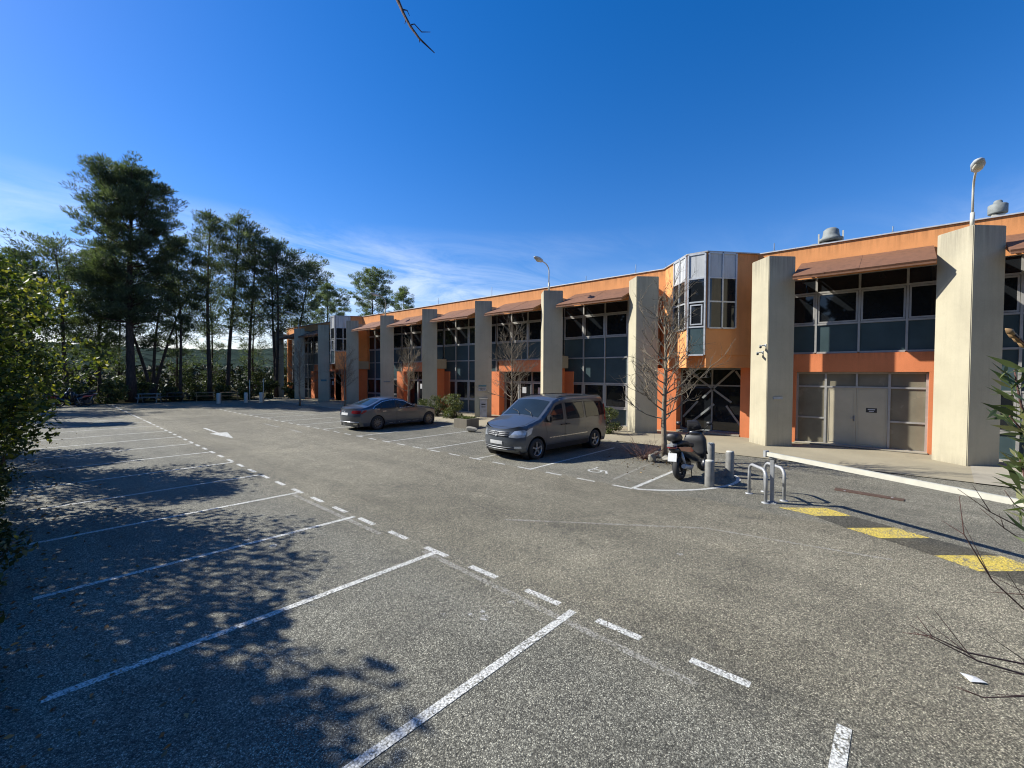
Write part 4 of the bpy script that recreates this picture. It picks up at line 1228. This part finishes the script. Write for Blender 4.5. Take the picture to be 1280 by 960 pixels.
leafy('hedge_tree', -3.2, 7.6, 5.2, 2.2, 7500, 29, 'broadleaf hedge tree close on the left that shades the bottom left corner', 'hedge tree', 'leaf', .13, .55, .8, G, 20)
leafy('hedge_tree', -.6, 17.5, 5.6, 2.4, 14000, 33, 'broadleaf hedge tree with bright yellow green leaves bulging over the far stalls', 'hedge tree', 'leaf', .13, .5, 1.0, G, 34)
leafy('hedge_tree', -1.6, 23.0, 5.4, 2.6, 8000, 34, 'broadleaf hedge tree midway along the left hedge', 'hedge tree', 'leaf', .15, .5, .5, G, 22)
leafy('hedge_tree', -.6, 35.5, 6.2, 2.4, 6500, 35, 'broadleaf hedge tree towards the dark scooters', 'hedge tree', 'leaf', .18, .5, .5, G, 20)
leafy('hedge_tree', -1.0, 42.5, 5.6, 2.2, 4500, 36, 'broadleaf hedge tree at the far end beside the dark scooters', 'hedge tree', 'leaf', .2, .5, .4, G, 16)
for i, (x, y, h, r, lab) in enumerate(((-.6, 4.1, .5, .5, 'low dark shrub at the bottom left corner'), (-.5, 5.6, .7, .5, 'low dark shrub at the end of the second nearest left stall line'), (-.4, 7.7, .95, .65, 'low dark shrub under the nearest hedge tree'), (-.5, 9.9, 1.1, .65, 'low dark shrub at the foot of the nearest hedge tree'), (-.45, 12.8, 1.2, .75, 'low dark shrub between two hedge trees'), (-.35, 15.6, 1.3, .85, 'low dark shrub beyond the nearest hedge tree'))):
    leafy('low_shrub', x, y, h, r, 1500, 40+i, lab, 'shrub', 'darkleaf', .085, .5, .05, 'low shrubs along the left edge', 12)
# scrub behind the far end of the car park
und = [(1.2, 49.4, 1.9, 1.5), (3.2, 48.2, 1.6, 1.4), (5.0, 48.3, 1.9, 1.4), (7.4, 49.6, 1.6, 1.3), (9.3, 49.4, 1.2, 1.2), (11.2, 49.2, 1.5, 1.4), (13.2, 48.4, 1.3, 1.3), (14.9, 47.4, 1.7, 1.5), (16.6, 46.6, 1.8, 1.4), (18.2, 45.2, 1.6, 1.1), (17.0, 51.5, 2.6, 1.9), (12.2, 53.5, 2.2, 2.0), (20.5, 53, 3.2, 2.0), (6.5, 55, 2.2, 2.2), (-1.8, 49, 2.6, 1.8), (9.0, 56, 2.6, 2.0), (15.2, 57, 2.6, 2.2)]
how = ['dark scrub bush behind the two dark scooters', 'light flecked bush just right of the scooters', 'pale flecked bush at the foot of the tallest pine', 'bush behind the grey picnic table', 'low bush behind the dark picnic table', 'bush behind the wooden picnic tables', 'bush at the foot of the tight clump of pines', 'dark bush left of the far bollards, under the pines', 'large dark bush at the foot of the forked pine', 'dark bush beside the far end pillar of the building', 'tall bush behind the forked pine', 'broad bush behind the tight clump of pines', 'tall bush past the end wall of the building', 'broad bush well behind the tallest pine', 'bush hidden behind the far end of the left hedge', 'tall bush behind the slim pine', 'broad bush deep behind the clump of pines']
for i, (x, y, h, r) in enumerate(und):
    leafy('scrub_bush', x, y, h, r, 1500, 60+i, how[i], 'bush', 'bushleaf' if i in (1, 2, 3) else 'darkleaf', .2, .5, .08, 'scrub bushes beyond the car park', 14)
# far wood behind the car park; an unseen one added to darken window reflections
g_ = np.random.default_rng(5)
for nw, nm in ((250, 'dark green wood closing the view beyond the pines'), (230, 'unseen dark green wood added out of view to darken the window reflections')):
    W_ = []
    for i in range(nw):
        if nw == 250: cx_, cy_, h, nq = g_.uniform(-18, 48), g_.uniform(62, 96), g_.uniform(1.8, 4.2), 90
        else: cx_, cy_, h, nq = g_.uniform(-38, -24), g_.uniform(-40, 95), g_.uniform(13, 19), 150
        q = g_.normal(size=(nq, 3)); q /= np.linalg.norm(q, axis=1)[:, None]
        q *= (g_.uniform(.2, 1, nq)**.4)[:, None]*np.array([2.2, 2.2, h*.5])
        W_.append(q+np.array([cx_, cy_, h*.5]))
    wood_ = leafmesh('woodland', np.concatenate(W_), .7 if nw == 250 else 2.0, .5, 6, M['woodleaf'])
    wood_['kind'] = 'stuff'; wood_['label'] = nm
# fallen leaves along the edges
q_ = []
for i in range(1500):
    if i < 800: q_.append((abs(g_.normal())*.55-.2, g_.uniform(1.5, 26), .008))
    elif i < 1100: q_.append((15.1+g_.normal()*.25, g_.uniform(5, 24), .022))
    else:
        a = g_.uniform(0, 6.28); r_ = abs(g_.normal())*1.1+.2
        q_.append((12.9+r_*math.cos(a), 5.3+r_*math.sin(a), .008))
da = g_.uniform(0, 6.28, 1500)
M['dead_leaf'] = leafmat('dead_leaves', (.12, .07, .03), (.20, .12, .05), (.26, .18, .08), .1, .8, 3.0)
lt = leafmesh('leaf_litter', q_, .055, .55, 8, M['dead_leaf'], dirs=np.stack([np.cos(da), np.sin(da), da*0], 1)*6)
lt['kind'] = 'stuff'; lt['label'] = 'fallen brown leaves along the edges of the car park'

G = 'bushes by the foot of the pillars'
leafy('pillar_bush', 16.95, 9.35, 1.15, .72, 2600, 81, 'rounded green bush behind the van, against a pillar', 'bush', 'bushleaf', .075, .4, .03, G, 18)
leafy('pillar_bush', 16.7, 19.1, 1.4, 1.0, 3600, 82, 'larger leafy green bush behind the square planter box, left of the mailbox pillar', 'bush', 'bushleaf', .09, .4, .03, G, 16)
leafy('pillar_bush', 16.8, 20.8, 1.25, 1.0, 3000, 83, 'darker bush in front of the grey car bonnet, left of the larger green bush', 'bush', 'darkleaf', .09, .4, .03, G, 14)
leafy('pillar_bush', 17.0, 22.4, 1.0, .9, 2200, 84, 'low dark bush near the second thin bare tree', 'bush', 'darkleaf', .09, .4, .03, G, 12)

def bare_tree(x, y, H, sp, seed, label, tr=.06, first=.3):
    rr = random.Random(seed)
    t = empty('bare_tree', (x, y, 0), 0, label, 'tree', 'leafless trees in front of the building')
    tk = MB(); br = MB()
    path = [Vector((.03*math.sin(i*1.7+seed), .03*math.cos(i*1.3+seed), H*.82*i/8)) for i in range(9)]
    tk.tube(path, [tr*(1.25-.12*i if i else 1.35) for i in range(9)], 9)
    def tp(f):
        f = min(.999, f)*8; k = int(f); return path[k].lerp(path[k+1], f-k)
    def twig(p, d, l, r, lv):
        n = 5; pts = [p]; q = d.copy()
        curve = Vector((rr.gauss(0, .1), rr.gauss(0, .1), .16 if lv == 0 else .06))
        for i in range(n):
            q = (q+curve*.6+Vector((rr.gauss(0, .17), rr.gauss(0, .17), rr.gauss(.02, .13)))).normalized()
            pts.append(pts[-1]+q*l/n)
        br.tube(pts, [r*(1-.8*i/n) for i in range(n+1)], 5 if lv < 1 else 4, False)
        if lv < 2:
            for i in range(7 if lv == 0 else 4):
                k = rr.randint(1, n-1)
                e = (q+Vector((rr.gauss(0, .6), rr.gauss(0, .6), rr.gauss(.1, .4)))).normalized()
                twig(pts[k].lerp(pts[k+1], rr.random()), e, l*rr.uniform(.3, .55), r*.5, lv+1)
    nb = 40
    for i in range(nb):
        f = first+(1-first)*i/(nb-1)
        az = i*2.4+rr.uniform(-.4, .4)
        up = rr.uniform(.1, .6)+1.6*(f-first)
        l = sp*(1.1-.45*(f-first))*rr.uniform(.7, 1.15)
        twig(tp(f), Vector((math.cos(az), math.sin(az), up)).normalized(), l, tr*.30*(1.2-.5*f), 0)
    tk.build('trunk', M['pale_bark'], t); br.build('branches', M['pale_bark'], t)
    return t
bare_tree(12.95, 5.25, 5.3, 1.5, 3, 'largest leafless tree, between the van and the scooter', .075, .27)
bare_tree(15.6, 13.75, 5.0, 1.3, 4, 'leafless tree behind the van bonnet, before the open orange entrance', .055, .3)
bare_tree(17.2, 24.3, 4.6, 1.25, 8, 'leafless tree behind the roof of the grey car', .055, .35)
bare_tree(16.3, 31.1, 4.4, 1.3, 6, 'thin leafless tree left of the grey car', .045, .4)
bare_tree(14.5, 34.7, 5.0, 1.4, 7, 'farthest leafless tree, in the shade near the end of the building', .06, .35)
def stems(name, x, y, n, h, spread, seed, label, cat='shrub', mat='twig_bark', group=None):
    rr = random.Random(seed)
    t = MB()
    for i in range(n):
        a = rr.random()*6.283; l = h*rr.uniform(.6, 1.1)
        d = Vector((math.cos(a)*spread, math.sin(a)*spread, 1)).normalized()
        p = Vector((rr.gauss(0, .08), rr.gauss(0, .08), 0)); pts = [p]
        for k in range(4):
            d = (d+Vector((rr.gauss(0, .12), rr.gauss(0, .12), -.05))).normalized()
            pts.append(pts[-1]+d*l/4)
        t.tube(pts, [.008, .007, .006, .004, .002], 4, False)
        for k in (1, 2, 3):
            e = pts[k]+(d+Vector((rr.gauss(0, .5), rr.gauss(0, .5), rr.gauss(.1, .3)))).normalized()*l*.3
            t.tube([pts[k], e], [.004, .002], 4, False)
    o = t.build(name, M[mat])
    o.location = (x, y, 0)
    return tag(o, label, cat, group)
stems('dry_shrub', 12.7, 5.75, 44, 1.0, 1.3, 91, 'dry twiggy shrub at the foot of the largest leafless tree', group='dry twiggy shrubs')
stems('dry_shrub', 14.9, 13.1, 16, .95, .5, 92, 'dry twiggy shrub beside the far side of the van bonnet', group='dry twiggy shrubs')

# plants beside the camera
def at(px, py, d):
    v = Fv*0+(Vector(Fv)+R2*((px-640)/545.95)+U2*((480-py)/545.95))*d
    return Vector((0, 0, CAM_H))+v
tw = MB()
root = Vector((4.0, -2.2, .0))
sh = [[(1400, 900, 2.6), (1300, 780, 2.5), (1240, 725, 2.45), (1205, 668, 2.4), (1199, 620, 2.4)], [(1420, 800, 2.7), (1300, 672, 2.6), (1238, 640, 2.55), (1197, 611, 2.5)], [(1400, 960, 2.4), (1290, 846, 2.3), (1222, 826, 2.25), (1170, 800, 2.2), (1142, 790, 2.2)],
      [(1400, 900, 2.5), (1290, 832, 2.35), (1210, 816, 2.3), (1165, 795, 2.25), (1146, 770, 2.25)], [(1400, 700, 2.7), (1300, 690, 2.65), (1255, 660, 2.6), (1225, 635, 2.6)], [(1400, 780, 2.6), (1290, 744, 2.5), (1238, 740, 2.5)], [(1420, 720, 2.9), (1300, 652, 2.8), (1268, 630, 2.8), (1255, 612, 2.8)], [(1400, 980, 2.4), (1290, 870, 2.3), (1230, 872, 2.25), (1195, 858, 2.25)]]
for s_ in sh:
    pts = [root, root.lerp(at(*s_[0]), .6)+Vector((0, 0, .15))]+[at(*q) for q in s_]
    n = len(pts)
    tw.tube(pts, [.009*(1-.85*i/(n-1)) for i in range(n)], 6)
    rr = random.Random(s_[0][0]+s_[0][1])
    for k in range(3, n-1):
        d = (pts[k+1]-pts[k])
        e = pts[k]+d*.7+Vector((rr.gauss(0, .05), rr.gauss(0, .05), rr.gauss(.03, .05)))
        tw.tube([pts[k], e], [.003, .0012], 4, False)
tag(tw.build('twig_shrub', M['twig_bark']), 'leafless red brown arching twigs of a shrub at the right edge', 'shrub')

ol = empty('oleander_shrub', (3.2, -2.1, 0), 0, 'green lance leaved oleander at the right edge in front of the large pillar', 'shrub')
g_ = np.random.default_rng(9); st_ = MB(); pts = []; dr = []
ob = Vector(ol.location)
pods = MB()
for j, s_ in enumerate(([(1340, 800, 2.6), (1300, 600, 2.5), (1275, 500, 2.45), (1268, 462, 2.45)], [(1360, 760, 2.5), (1310, 610, 2.4), (1284, 545, 2.35), (1262, 520, 2.3)], [(1380, 800, 2.7), (1320, 560, 2.6), (1292, 440, 2.6), (1268, 418, 2.55)], [(1350, 820, 2.45), (1300, 680, 2.4), (1285, 610, 2.35), (1275, 575, 2.3)])):
    P_ = [Vector((0, 0, 0))]+[at(*q)-ob for q in s_]
    st_.tube(P_, [.014, .011, .008, .006, .004], 6)
    for k in range(1, 5 if j != 2 else 3):
        a, b_ = P_[k-1], P_[k]
        for q in range(8 if k > 1 else 2):
            p = a.lerp(b_, (q+.5)/8) if k > 1 else a.lerp(b_, .7)
            for w in range(3):
                d = g_.normal(size=3); d[2] = abs(d[2])*.6+.15; d /= np.linalg.norm(d)
                pts.append(np.array(p)+d*.075); dr.append(d)
    if j == 2:
        for q in (0, .25, .5, .8):
            a = P_[4].lerp(P_[3], q); e = a+Vector((.02, .03, .02))*(1 if q else .5)+(P_[4]-P_[3]).normalized()*.05
            pods.tube([a, a.lerp(e, .5), e], [.006, .019, .004], 6)
st_.build('stem', M['twig_bark'], ol)
leafmesh('foliage', pts, .15, .17, 77, M['oleander'], ol, dirs=np.array(dr))
pods.build('seed_pod', M['wood'], ol)

ov = empty('overhanging_tree', (-2.2, -2.0, 0), 0, 'bare drooping branch tip reaching into the sky at the top of the view', 'tree')
ob = Vector(ov.location)
tk = MB().tube([Vector((0, 0, 0)), Vector((.1, .1, 2.2)), Vector((.4, .4, 4.4)), Vector((1.0, 1.0, 6.2))], [.16, .13, .10, .07], 10)
tk.build('trunk', M['pine_bark'], ov)
bw = MB()
mp = [Vector((1.0, 1.0, 6.2)), Vector((1.9, 2.2, 6.9))]+[at(*q)-ob for q in ((470, -60, 3.3), (498, 2, 3.15), (505, 18, 3.12), (513, 33, 3.1), (524, 48, 3.08), (543, 66, 3.05))]
bw.tube(mp, [.06, .035, .022, .0125, .010, .009, .007, .003], 7)
for s_ in ([(504, 12, 3.13), (509, 13, 3.13), (512, 20, 3.14)], [(508, 22, 3.12), (506, 30, 3.12)], [(514, 31, 3.1), (518, 30, 3.1), (527, 40, 3.12), (538, 40, 3.15)], [(524, 48, 3.08), (524.5, 53, 3.08)], [(480, -30, 3.2), (520, -40, 3.4), (560, -30, 3.5)]):
    bw.tube([at(*q)-ob for q in s_], [.005]+[.0035]*(len(s_)-2)+[.0018], 5)
bw.build('branches', M['twig_bark'], ov)

# ------------------------------------------------------------------ street objects
def lamp(k, lab):
    t = empty('roof_lamp', (18.36, PY(k), 6.87), 0, lab, 'street lamp', 'lamps on the pillar tops')
    MB().tube([(0, 0, 0), (0, 0, .45)], .05, 10).build('base', M['white_metal'], t)
    P_ = [(0, 0, .4), (0, 0, 1.05)]+[(-.55*(1-math.cos(a)), 0, 1.05+.38*math.sin(a)) for a in np.linspace(.2, 1.45, 7)]+[(-.62, 0, 1.44)]
    MB().tube(P_, .028, 8).build('pole', M['white_metal'], t)
    h = loft(MB(), [((-.55, 0, 1.45), .05, .04, 0), ((-.68, 0, 1.46), .12, .075, 0), ((-.92, 0, 1.50), .15, .095, 0), ((-1.12, 0, 1.53), .11, .065, 0), ((-1.22, 0, 1.54), .05, .03, 0)]).build('lamp_head', M['wood_grey'], t)
    loft(MB(), [((-.66, 0, 1.40), .07, .03, 0), ((-.92, 0, 1.42), .115, .06, 0), ((-1.1, 0, 1.47), .07, .03, 0)]).build('diffuser', M['white_metal'], h)
for k, lab in ((1, 'curved lamp on top of the large pillar at the right'), (4, 'curved lamp on the pillar top above the van'), (7, 'curved lamp on the pillar top above the grey car'), (10, 'curved lamp on the pillar top near the far end of the building')): lamp(k, lab)

t = empty('roof_fan', (22, 2.12, 7.02), 0, 'grey mushroom shaped extractor fan on the roof', 'roof vent', 'vents on the roof')
MB().box(-.30, .30, -.30, .30, 0, .95, .02).build('base', M['vent_metal'], t)
MB().lathe([(.02, 1.0), (.40, 1.02), (.42, 1.12), (.32, 1.16), (.28, 1.28), (.26, 1.46), (.17, 1.54), (.01, 1.56)], seg=28).build('cowl', M['vent_metal'], t)
for s_ in (-1, 1): MB().bar((-.1, s_*.40, .9), (-.1, s_*.40, 1.36), .05).build('bracket', M['white_metal'], t)
MB().lathe([(.22, .0), (.24, .9), (.24, .98), (.05, 1.04)], (.1, .55, 0), seg=20).build('side_duct', M['vent_metal'], t)
t = empty('roof_vent', (22, -2.45, 7.02), 0, 'grey drum shaped vent on the roof above the large pillar', 'roof vent', 'vents on the roof')
MB().box(-.16, .16, -.16, .16, 0, 1.02, .02).build('base', M['white_metal'], t)
MB().lathe([(.02, 1.04), (.23, 1.05), (.24, 1.08), (.24, 1.34), (.22, 1.36), (.11, 1.38), (.11, 1.46), (.08, 1.50), (.01, 1.51)], seg=28).build('cowl', M['vent_metal'], t)
for i, (y, h, lab) in enumerate(((3.75, .35, 'thin rod on the roof edge above the bay window pillar'), (9.6, .45, 'thin rod on the roof edge left of the bay window'), (12.4, .3, 'thin rod on the roof edge above the van rear'), (19.3, .6, 'thin rod on the roof edge above the planter box pillar'), (24.6, .5, 'thin rod on the roof edge above the grey car bonnet'), (.2, .25, 'thin rod on the roof edge right of the mushroom fan'))):
    o = MB().tube([(0, 0, 0), (0, 0, h)], .014, 6).box(-.05, .05, -.05, .05, 0, .05).build('roof_rod', M['grey_metal'])
    o.location = (19.95, y, 7.463); tag(o, lab, 'rod', 'rods on the roof edge')

e1 = Vector((1, -1, 0)).normalized(); n1 = Vector((-1, -1, 0)).normalized()
def on_dark(k, s, z): return Vector((17.92, PY(k), 0))+e1*s+n1*.0+Vector((0, 0, z))
def plaque(k, s, z, w, h, mat, lab, bands=None):
    t = empty('wall_plaque', on_dark(k, s, z), 0, lab, 'sign', 'small signs on the pillars')
    MB().obox(n1*.014, e1, n1, (0, 0, 1), w/2, .012, h/2).build('plate', M[mat], t)
    if bands:
        b_ = MB()
        for zz_, ww in bands: b_.obox(n1*.028+Vector((0, 0, zz_)), e1, n1, (0, 0, 1), ww/2, .002, .012)
        b_.build('lettering', M['panel'], t)
M['teal'] = plain('teal_plate', (.09, .20, .22), .4, 0, .1)
plaque(2, .42, 1.76, .34, .09, 'wood_grey', 'small grey plate on the pillar right of the bay window')
plaque(5, .46, 1.86, .46, .09, 'teal', 'teal plate on the pillar above the mailbox')
plaque(5, .46, 1.66, .46, .22, 'wood_grey', 'pale lettered plate just under the teal one', [(.05, .36), (0, .3), (-.05, .34)])
plaque(7, .5, 1.95, .5, .09, 'grey_metal', 'upper grey plate on the pillar behind the grey car')
plaque(7, .5, .72, .5, .10, 'rust', 'lower brown plate on the pillar behind the grey car')
plaque(9, .5, 1.9, .5, .16, 'teal', 'teal plate on the shaded pillar left of the far bay window')
t = empty('mailbox', on_dark(5, .52, 0), 0, 'pale mailbox standing at the foot of a pillar, left of the van', 'mailbox')
MB().obox(n1*.13+Vector((0, 0, .55)), e1, n1, (0, 0, 1), .21, .12, .55).build('body', M['wood_grey'], t)
MB().obox(n1*.14+Vector((0, 0, 1.12)), e1, n1, (0, 0, 1), .25, .16, .02).build('lid', M['white_metal'], t)
MB().obox(n1*.252+Vector((0, 0, .78)), e1, n1, (0, 0, 1), .12, .003, .035).build('slot', M['black'], t)
MB().obox(n1*.252+Vector((0, 0, .64)), e1, n1, (0, 0, 1), .12, .003, .05).build('label_plate', M['grey_metal'], t)
e2 = Vector((1, 1, 0)).normalized(); n2 = Vector((-1, 1, 0)).normalized()
for (s, z, lab) in ((.10, 3.66, 'upper small security camera on the corner of the pillar right of the bay window'), (.26, 3.42, 'lower small security camera on the lit face of the pillar right of the bay window')):
    t = empty('security_camera', Vector((17.92, PY(2), z))+e2*s, 0, lab, 'camera', 'security cameras')
    MB().tube([n2*0, n2*.14, n2*.18+Vector((0, 0, -.02))], .02, 8).obox(n2*.012, e2, n2, (0, 0, 1), .05, .01, .05).build('bracket', M['wood_grey'], t)
    d = (n2*.5-e2*.8+Vector((0, 0, -.25))).normalized()
    c = n2*.2+Vector((0, 0, -.04))
    MB().tube([c-d*.10, c+d*.12], .042, 12).build('housing', M['grey_metal'], t)
    MB().tube([c+d*.121, c+d*.128], .03, 12).build('lens', M['black'], t)

# bollards
def bollard(x, y, h, r, lab, mat='bollard', grp='short grey bollards by the scooter', cap='white_metal'):
    t = empty('bollard', (x, y, 0), 0, lab, 'bollard', grp)
    MB().lathe([(r, 0), (r, h-.03), (r*.9, h-.005)], seg=20).build('post', M[mat], t)
    MB().lathe([(r*.9, h-.005), (r*.85, h+.012), (.001, h+.02)], seg=20).build('cap', M[cap], t)  # on grey posts the white cap paints in the sunlit top
bollard(10.62, 3.22, .60, .105, 'grey bollard nearest the camera, beside the scooter front wheel')
bollard(11.88, 3.12, .66, .10, 'grey bollard right of the scooter, in its shadow')
bollard(12.95, 3.9, .66, .10, 'grey bollard half hidden behind the scooter')
for x, y, lab in ((11.0, 41.9, 'white bollard nearest the wooden picnic tables'), (12.9, 41.5, 'white bollard in the middle of the far three'), (13.95, 41.1, 'white bollard nearest the building in the far shade')):
    bollard(x, y, .85, .15, lab, 'white_metal', 'white bollards at the far end')
for x, y, h, lab in ((13.6, 42.8, 1.9, 'thin pale post between two far white bollards'), (14.3, 41.6, 2.0, 'thin pale post behind the white bollard nearest the building')):
    o = MB().tube([(0, 0, 0), (0, 0, h)], .035, 8).tube([(0, 0, h), (0, 0, h+.03)], [.045, .02], 8).build('thin_post', M['white_metal'])
    o.location = (x, y, 0); tag(o, lab, 'post', 'thin posts at the far end')
# bike hoops and barrier
def hoop(a, b_, h, lab):
    a = Vector(a+(0,)); b_ = Vector(b_+(0,)); t = empty('bike_hoop', (a+b_)/2, 0, lab, 'bike stand', 'bent steel hoops')
    o = (a+b_)/2; rr_ = .16; d = (b_-a).normalized(); P_ = [a-o, a-o+Vector((0, 0, h-rr_))]
    for q in np.linspace(.2, 1.37, 5): P_.append(a-o+d*rr_*(1-math.cos(q))+Vector((0, 0, h-rr_+rr_*math.sin(q))))
    for q in np.linspace(1.37, .2, 5): P_.append(b_-o-d*rr_*(1-math.cos(q))+Vector((0, 0, h-rr_+rr_*math.sin(q))))
    P_ += [b_-o+Vector((0, 0, h-rr_)), b_-o]
    MB().tube(P_, .032, 10).build('tube', M['galv'], t)
    for p in (a-o, b_-o): MB().lathe([(.001, .012), (.075, .012), (.08, .0)], p, seg=16).build('base_plate', M['galv'], t)
hoop((10.58, 2.38), (10.03, 1.95), .66, 'bent steel hoop left of the barrier post')
hoop((10.98, 2.16), (10.45, 1.70), .66, 'bent steel hoop right of the barrier post')
t = empty('barrier_post', (10.13, 1.86, 0), 0, 'upright steel post holding the free end of the barrier arm', 'post')
MB().box(-.035, .035, -.035, .035, 0, .92, .006).build('post', M['galv'], t)
MB().box(-.07, .07, -.05, .05, .012, .03).box(-.09, .09, -.09, .09, .0, .012).build('base_plate', M['galv'], t)
MB().box(-.05, .05, -.06, .06, .90, .925).box(.05, .06, -.06, .06, .80, 1.0).build('cradle', M['galv'], t)
t = empty('barrier', (6.15, -5.35, 0), 0, 'long white horizontal barrier arm across the exit lane', 'barrier')
a = Vector((10.13, 1.98, .985)); b_ = Vector((6.15, -5.35, 1.0)); ob = Vector(t.location)
MB().bar(a-ob, b_-ob, .06, .08).build('arm', M['white_metal'], t)
d = (b_-a).normalized(); n_ = Vector((-d.y, d.x, 0))
gr = MB()
for s_ in (-.035, .035): gr.bar(a-ob+n_*.044+Vector((0, 0, s_)), b_-ob+n_*.044+Vector((0, 0, s_)), .008, .012)
gr.build('arm_rib', M['grey_metal'], t)
MB().bar(a-ob-d*.02, a-ob+d*.03, .10, .13).build('end_cap', M['galv'], t)
MB().box(-.18, .18, -.2, .2, 0, 1.05, .02).build('pivot_housing', M['white_metal'], t)
M['old_concrete'] = weathered('old_rough_concrete', (.20, .175, .13), .3, (.08, .07, .05), stain=1.0, scale=5)
# planter box, stones, litter, drain cover
t = empty('planter_box', (14.3, 15.5, 0), R(3), 'square rough concrete planter box with grass on top, at the head of the stalls', 'planter')
pb = MB()
for x0, x1, y0, y1 in ((-.42, .42, -.42, -.35), (-.42, .42, .35, .42), (-.42, -.35, -.349, .349), (.35, .42, -.349, .349)): pb.box(x0, x1, y0, y1, 0, .44)
pb.build('box', M['old_concrete'], t)
MB().box(-.348, .348, -.348, .348, .02, .40).build('soil', M['soil'], t)
g_ = np.random.default_rng(3)
c = np.stack([g_.uniform(-.34, .34, 900), g_.uniform(-.34, .34, 900), g_.uniform(.40, .50, 900)], 1)
gr = leafmesh('grass', c, .13, .12, 4, M['bushleaf'], t, dirs=np.tile(np.array([0, 0, 1.0]), (900, 1)))
gr['kind'] = 'stuff'
def rock(name, x, y, s, seed, lab, cat='stone', group=None, z=0):
    bm = bmesh.new(); bmesh.ops.create_icosphere(bm, subdivisions=3, radius=1)
    rr = random.Random(seed); ph = [(Vector((rr.gauss(0, 1), rr.gauss(0, 1), rr.gauss(0, 1))).normalized(), rr.uniform(.45, .8)) for _ in range(18)]
    for v in bm.verts:
        for n_, d in ph:
            k = v.co.dot(n_)
            if k > d: v.co -= n_*(k-d)
    mb = MB(); bm.verts.index_update()
    mb.add([(v.co.x*s[0], v.co.y*s[1], max(0, v.co.z*s[2]+s[2]*.7)) for v in bm.verts], [[v.index for v in f.verts] for f in bm.faces])
    bm.free()
    o = mb.build(name, M['stone']); o.location = (x, y, z)
    return tag(o, lab, cat, group)
rock('stone_block', 13.3, 14.15, (.24, .40, .15), 2, 'low pale stone lying beside the planter box', group='pale stones')
rock('stone_block', 12.42, 5.40, (.20, .16, .20), 3, 'pale stone at the left of the largest leafless tree', group='pale stones')
rock('stone_block', 12.55, 4.95, (.16, .24, .16), 4, 'pale stone in front of the largest leafless tree', group='pale stones')
rock('stone_block', 13.25, 5.65, (.18, .16, .15), 5, 'pale stone behind the largest leafless tree', group='pale stones')
t = MB().add([(12.44, 1.01, .016), (12.27, -.18, .016), (12.07, -.16, .016), (12.17, 1.01, .016), (12.44, 1.01, 0), (12.27, -.18, 0), (12.07, -.16, 0), (12.17, 1.01, 0)], [(0, 1, 2, 3), (0, 4, 5, 1), (1, 5, 6, 2), (2, 6, 7, 3), (3, 7, 4, 0)]).build('drain_cover', M['rust'])
tag(t, 'long rusty drain cover set in the asphalt behind the barrier arm', 'drain cover')
bl = MB()
for y in (.02, .82): bl.lathe([(.001, .022), (.022, .02), (.024, .016)], (12.2, y, 0), seg=10)
bl.build('bolt', M['galv'], t)
v = [(5.30, -.52, .012), (5.36, -.62, .02), (5.43, -.56, .008), (5.40, -.46, .016), (5.36, -.54, .03)]
tag(MB().add(v, [(0, 1, 4), (1, 2, 4), (2, 3, 4), (3, 0, 4)]).build('litter', M['plate']), 'scrap of white paper lying on the asphalt at the lower right', 'litter')
# picnic tables
M['table_grey'] = plain('weathered_table', (.22, .25, .24), .7, 0, .2, 5)
def picnic(x, y, rz, mat, lab):
    t = empty('picnic_table', (x, y, 0), rz, lab, 'table', 'picnic tables at the far edge')
    tp_ = MB(); 
    for i in range(5): tp_.box(-.75, .75, -.36+i*.148, -.36+i*.148+.136, .71, .75)
    tp_.build('tabletop', M[mat], t)
    for s_ in (1, -1):
        b_ = MB()
        for i in range(2): b_.box(-.75, .75, s_*.68-.13+i*.135, s_*.68-.13+i*.135+.125, .42, .455)
        b_.build('bench', M[mat], t)
        f = MB().bar((s_*.62, -.28, .70), (s_*.62, -.62, 0), .05, .09).bar((s_*.62, .28, .70), (s_*.62, .62, 0), .05, .09).bar((s_*.62, -.8, .39), (s_*.62, .8, .39), .045, .08).bar((s_*.66, -.35, .67), (s_*.66, .35, .67), .04, .07)
        f.build('leg_frame', M[mat], t)
M['dark_wood'] = plain('dark_table_wood', (.07, .055, .04), .8, 0, .3, 5)
picnic(7.4, 47.2, R(-25), 'table_grey', 'grey picnic table, the palest of the row under the pines')
picnic(9.4, 47.6, R(-35), 'dark_wood', 'dark picnic table between the pale one and the wooden ones')
picnic(11.3, 47.0, R(-15), 'wood', 'brown wooden picnic table next to the dark one')
picnic(13.0, 46.2, R(-15), 'wood', 'brown wooden picnic table nearest the building')
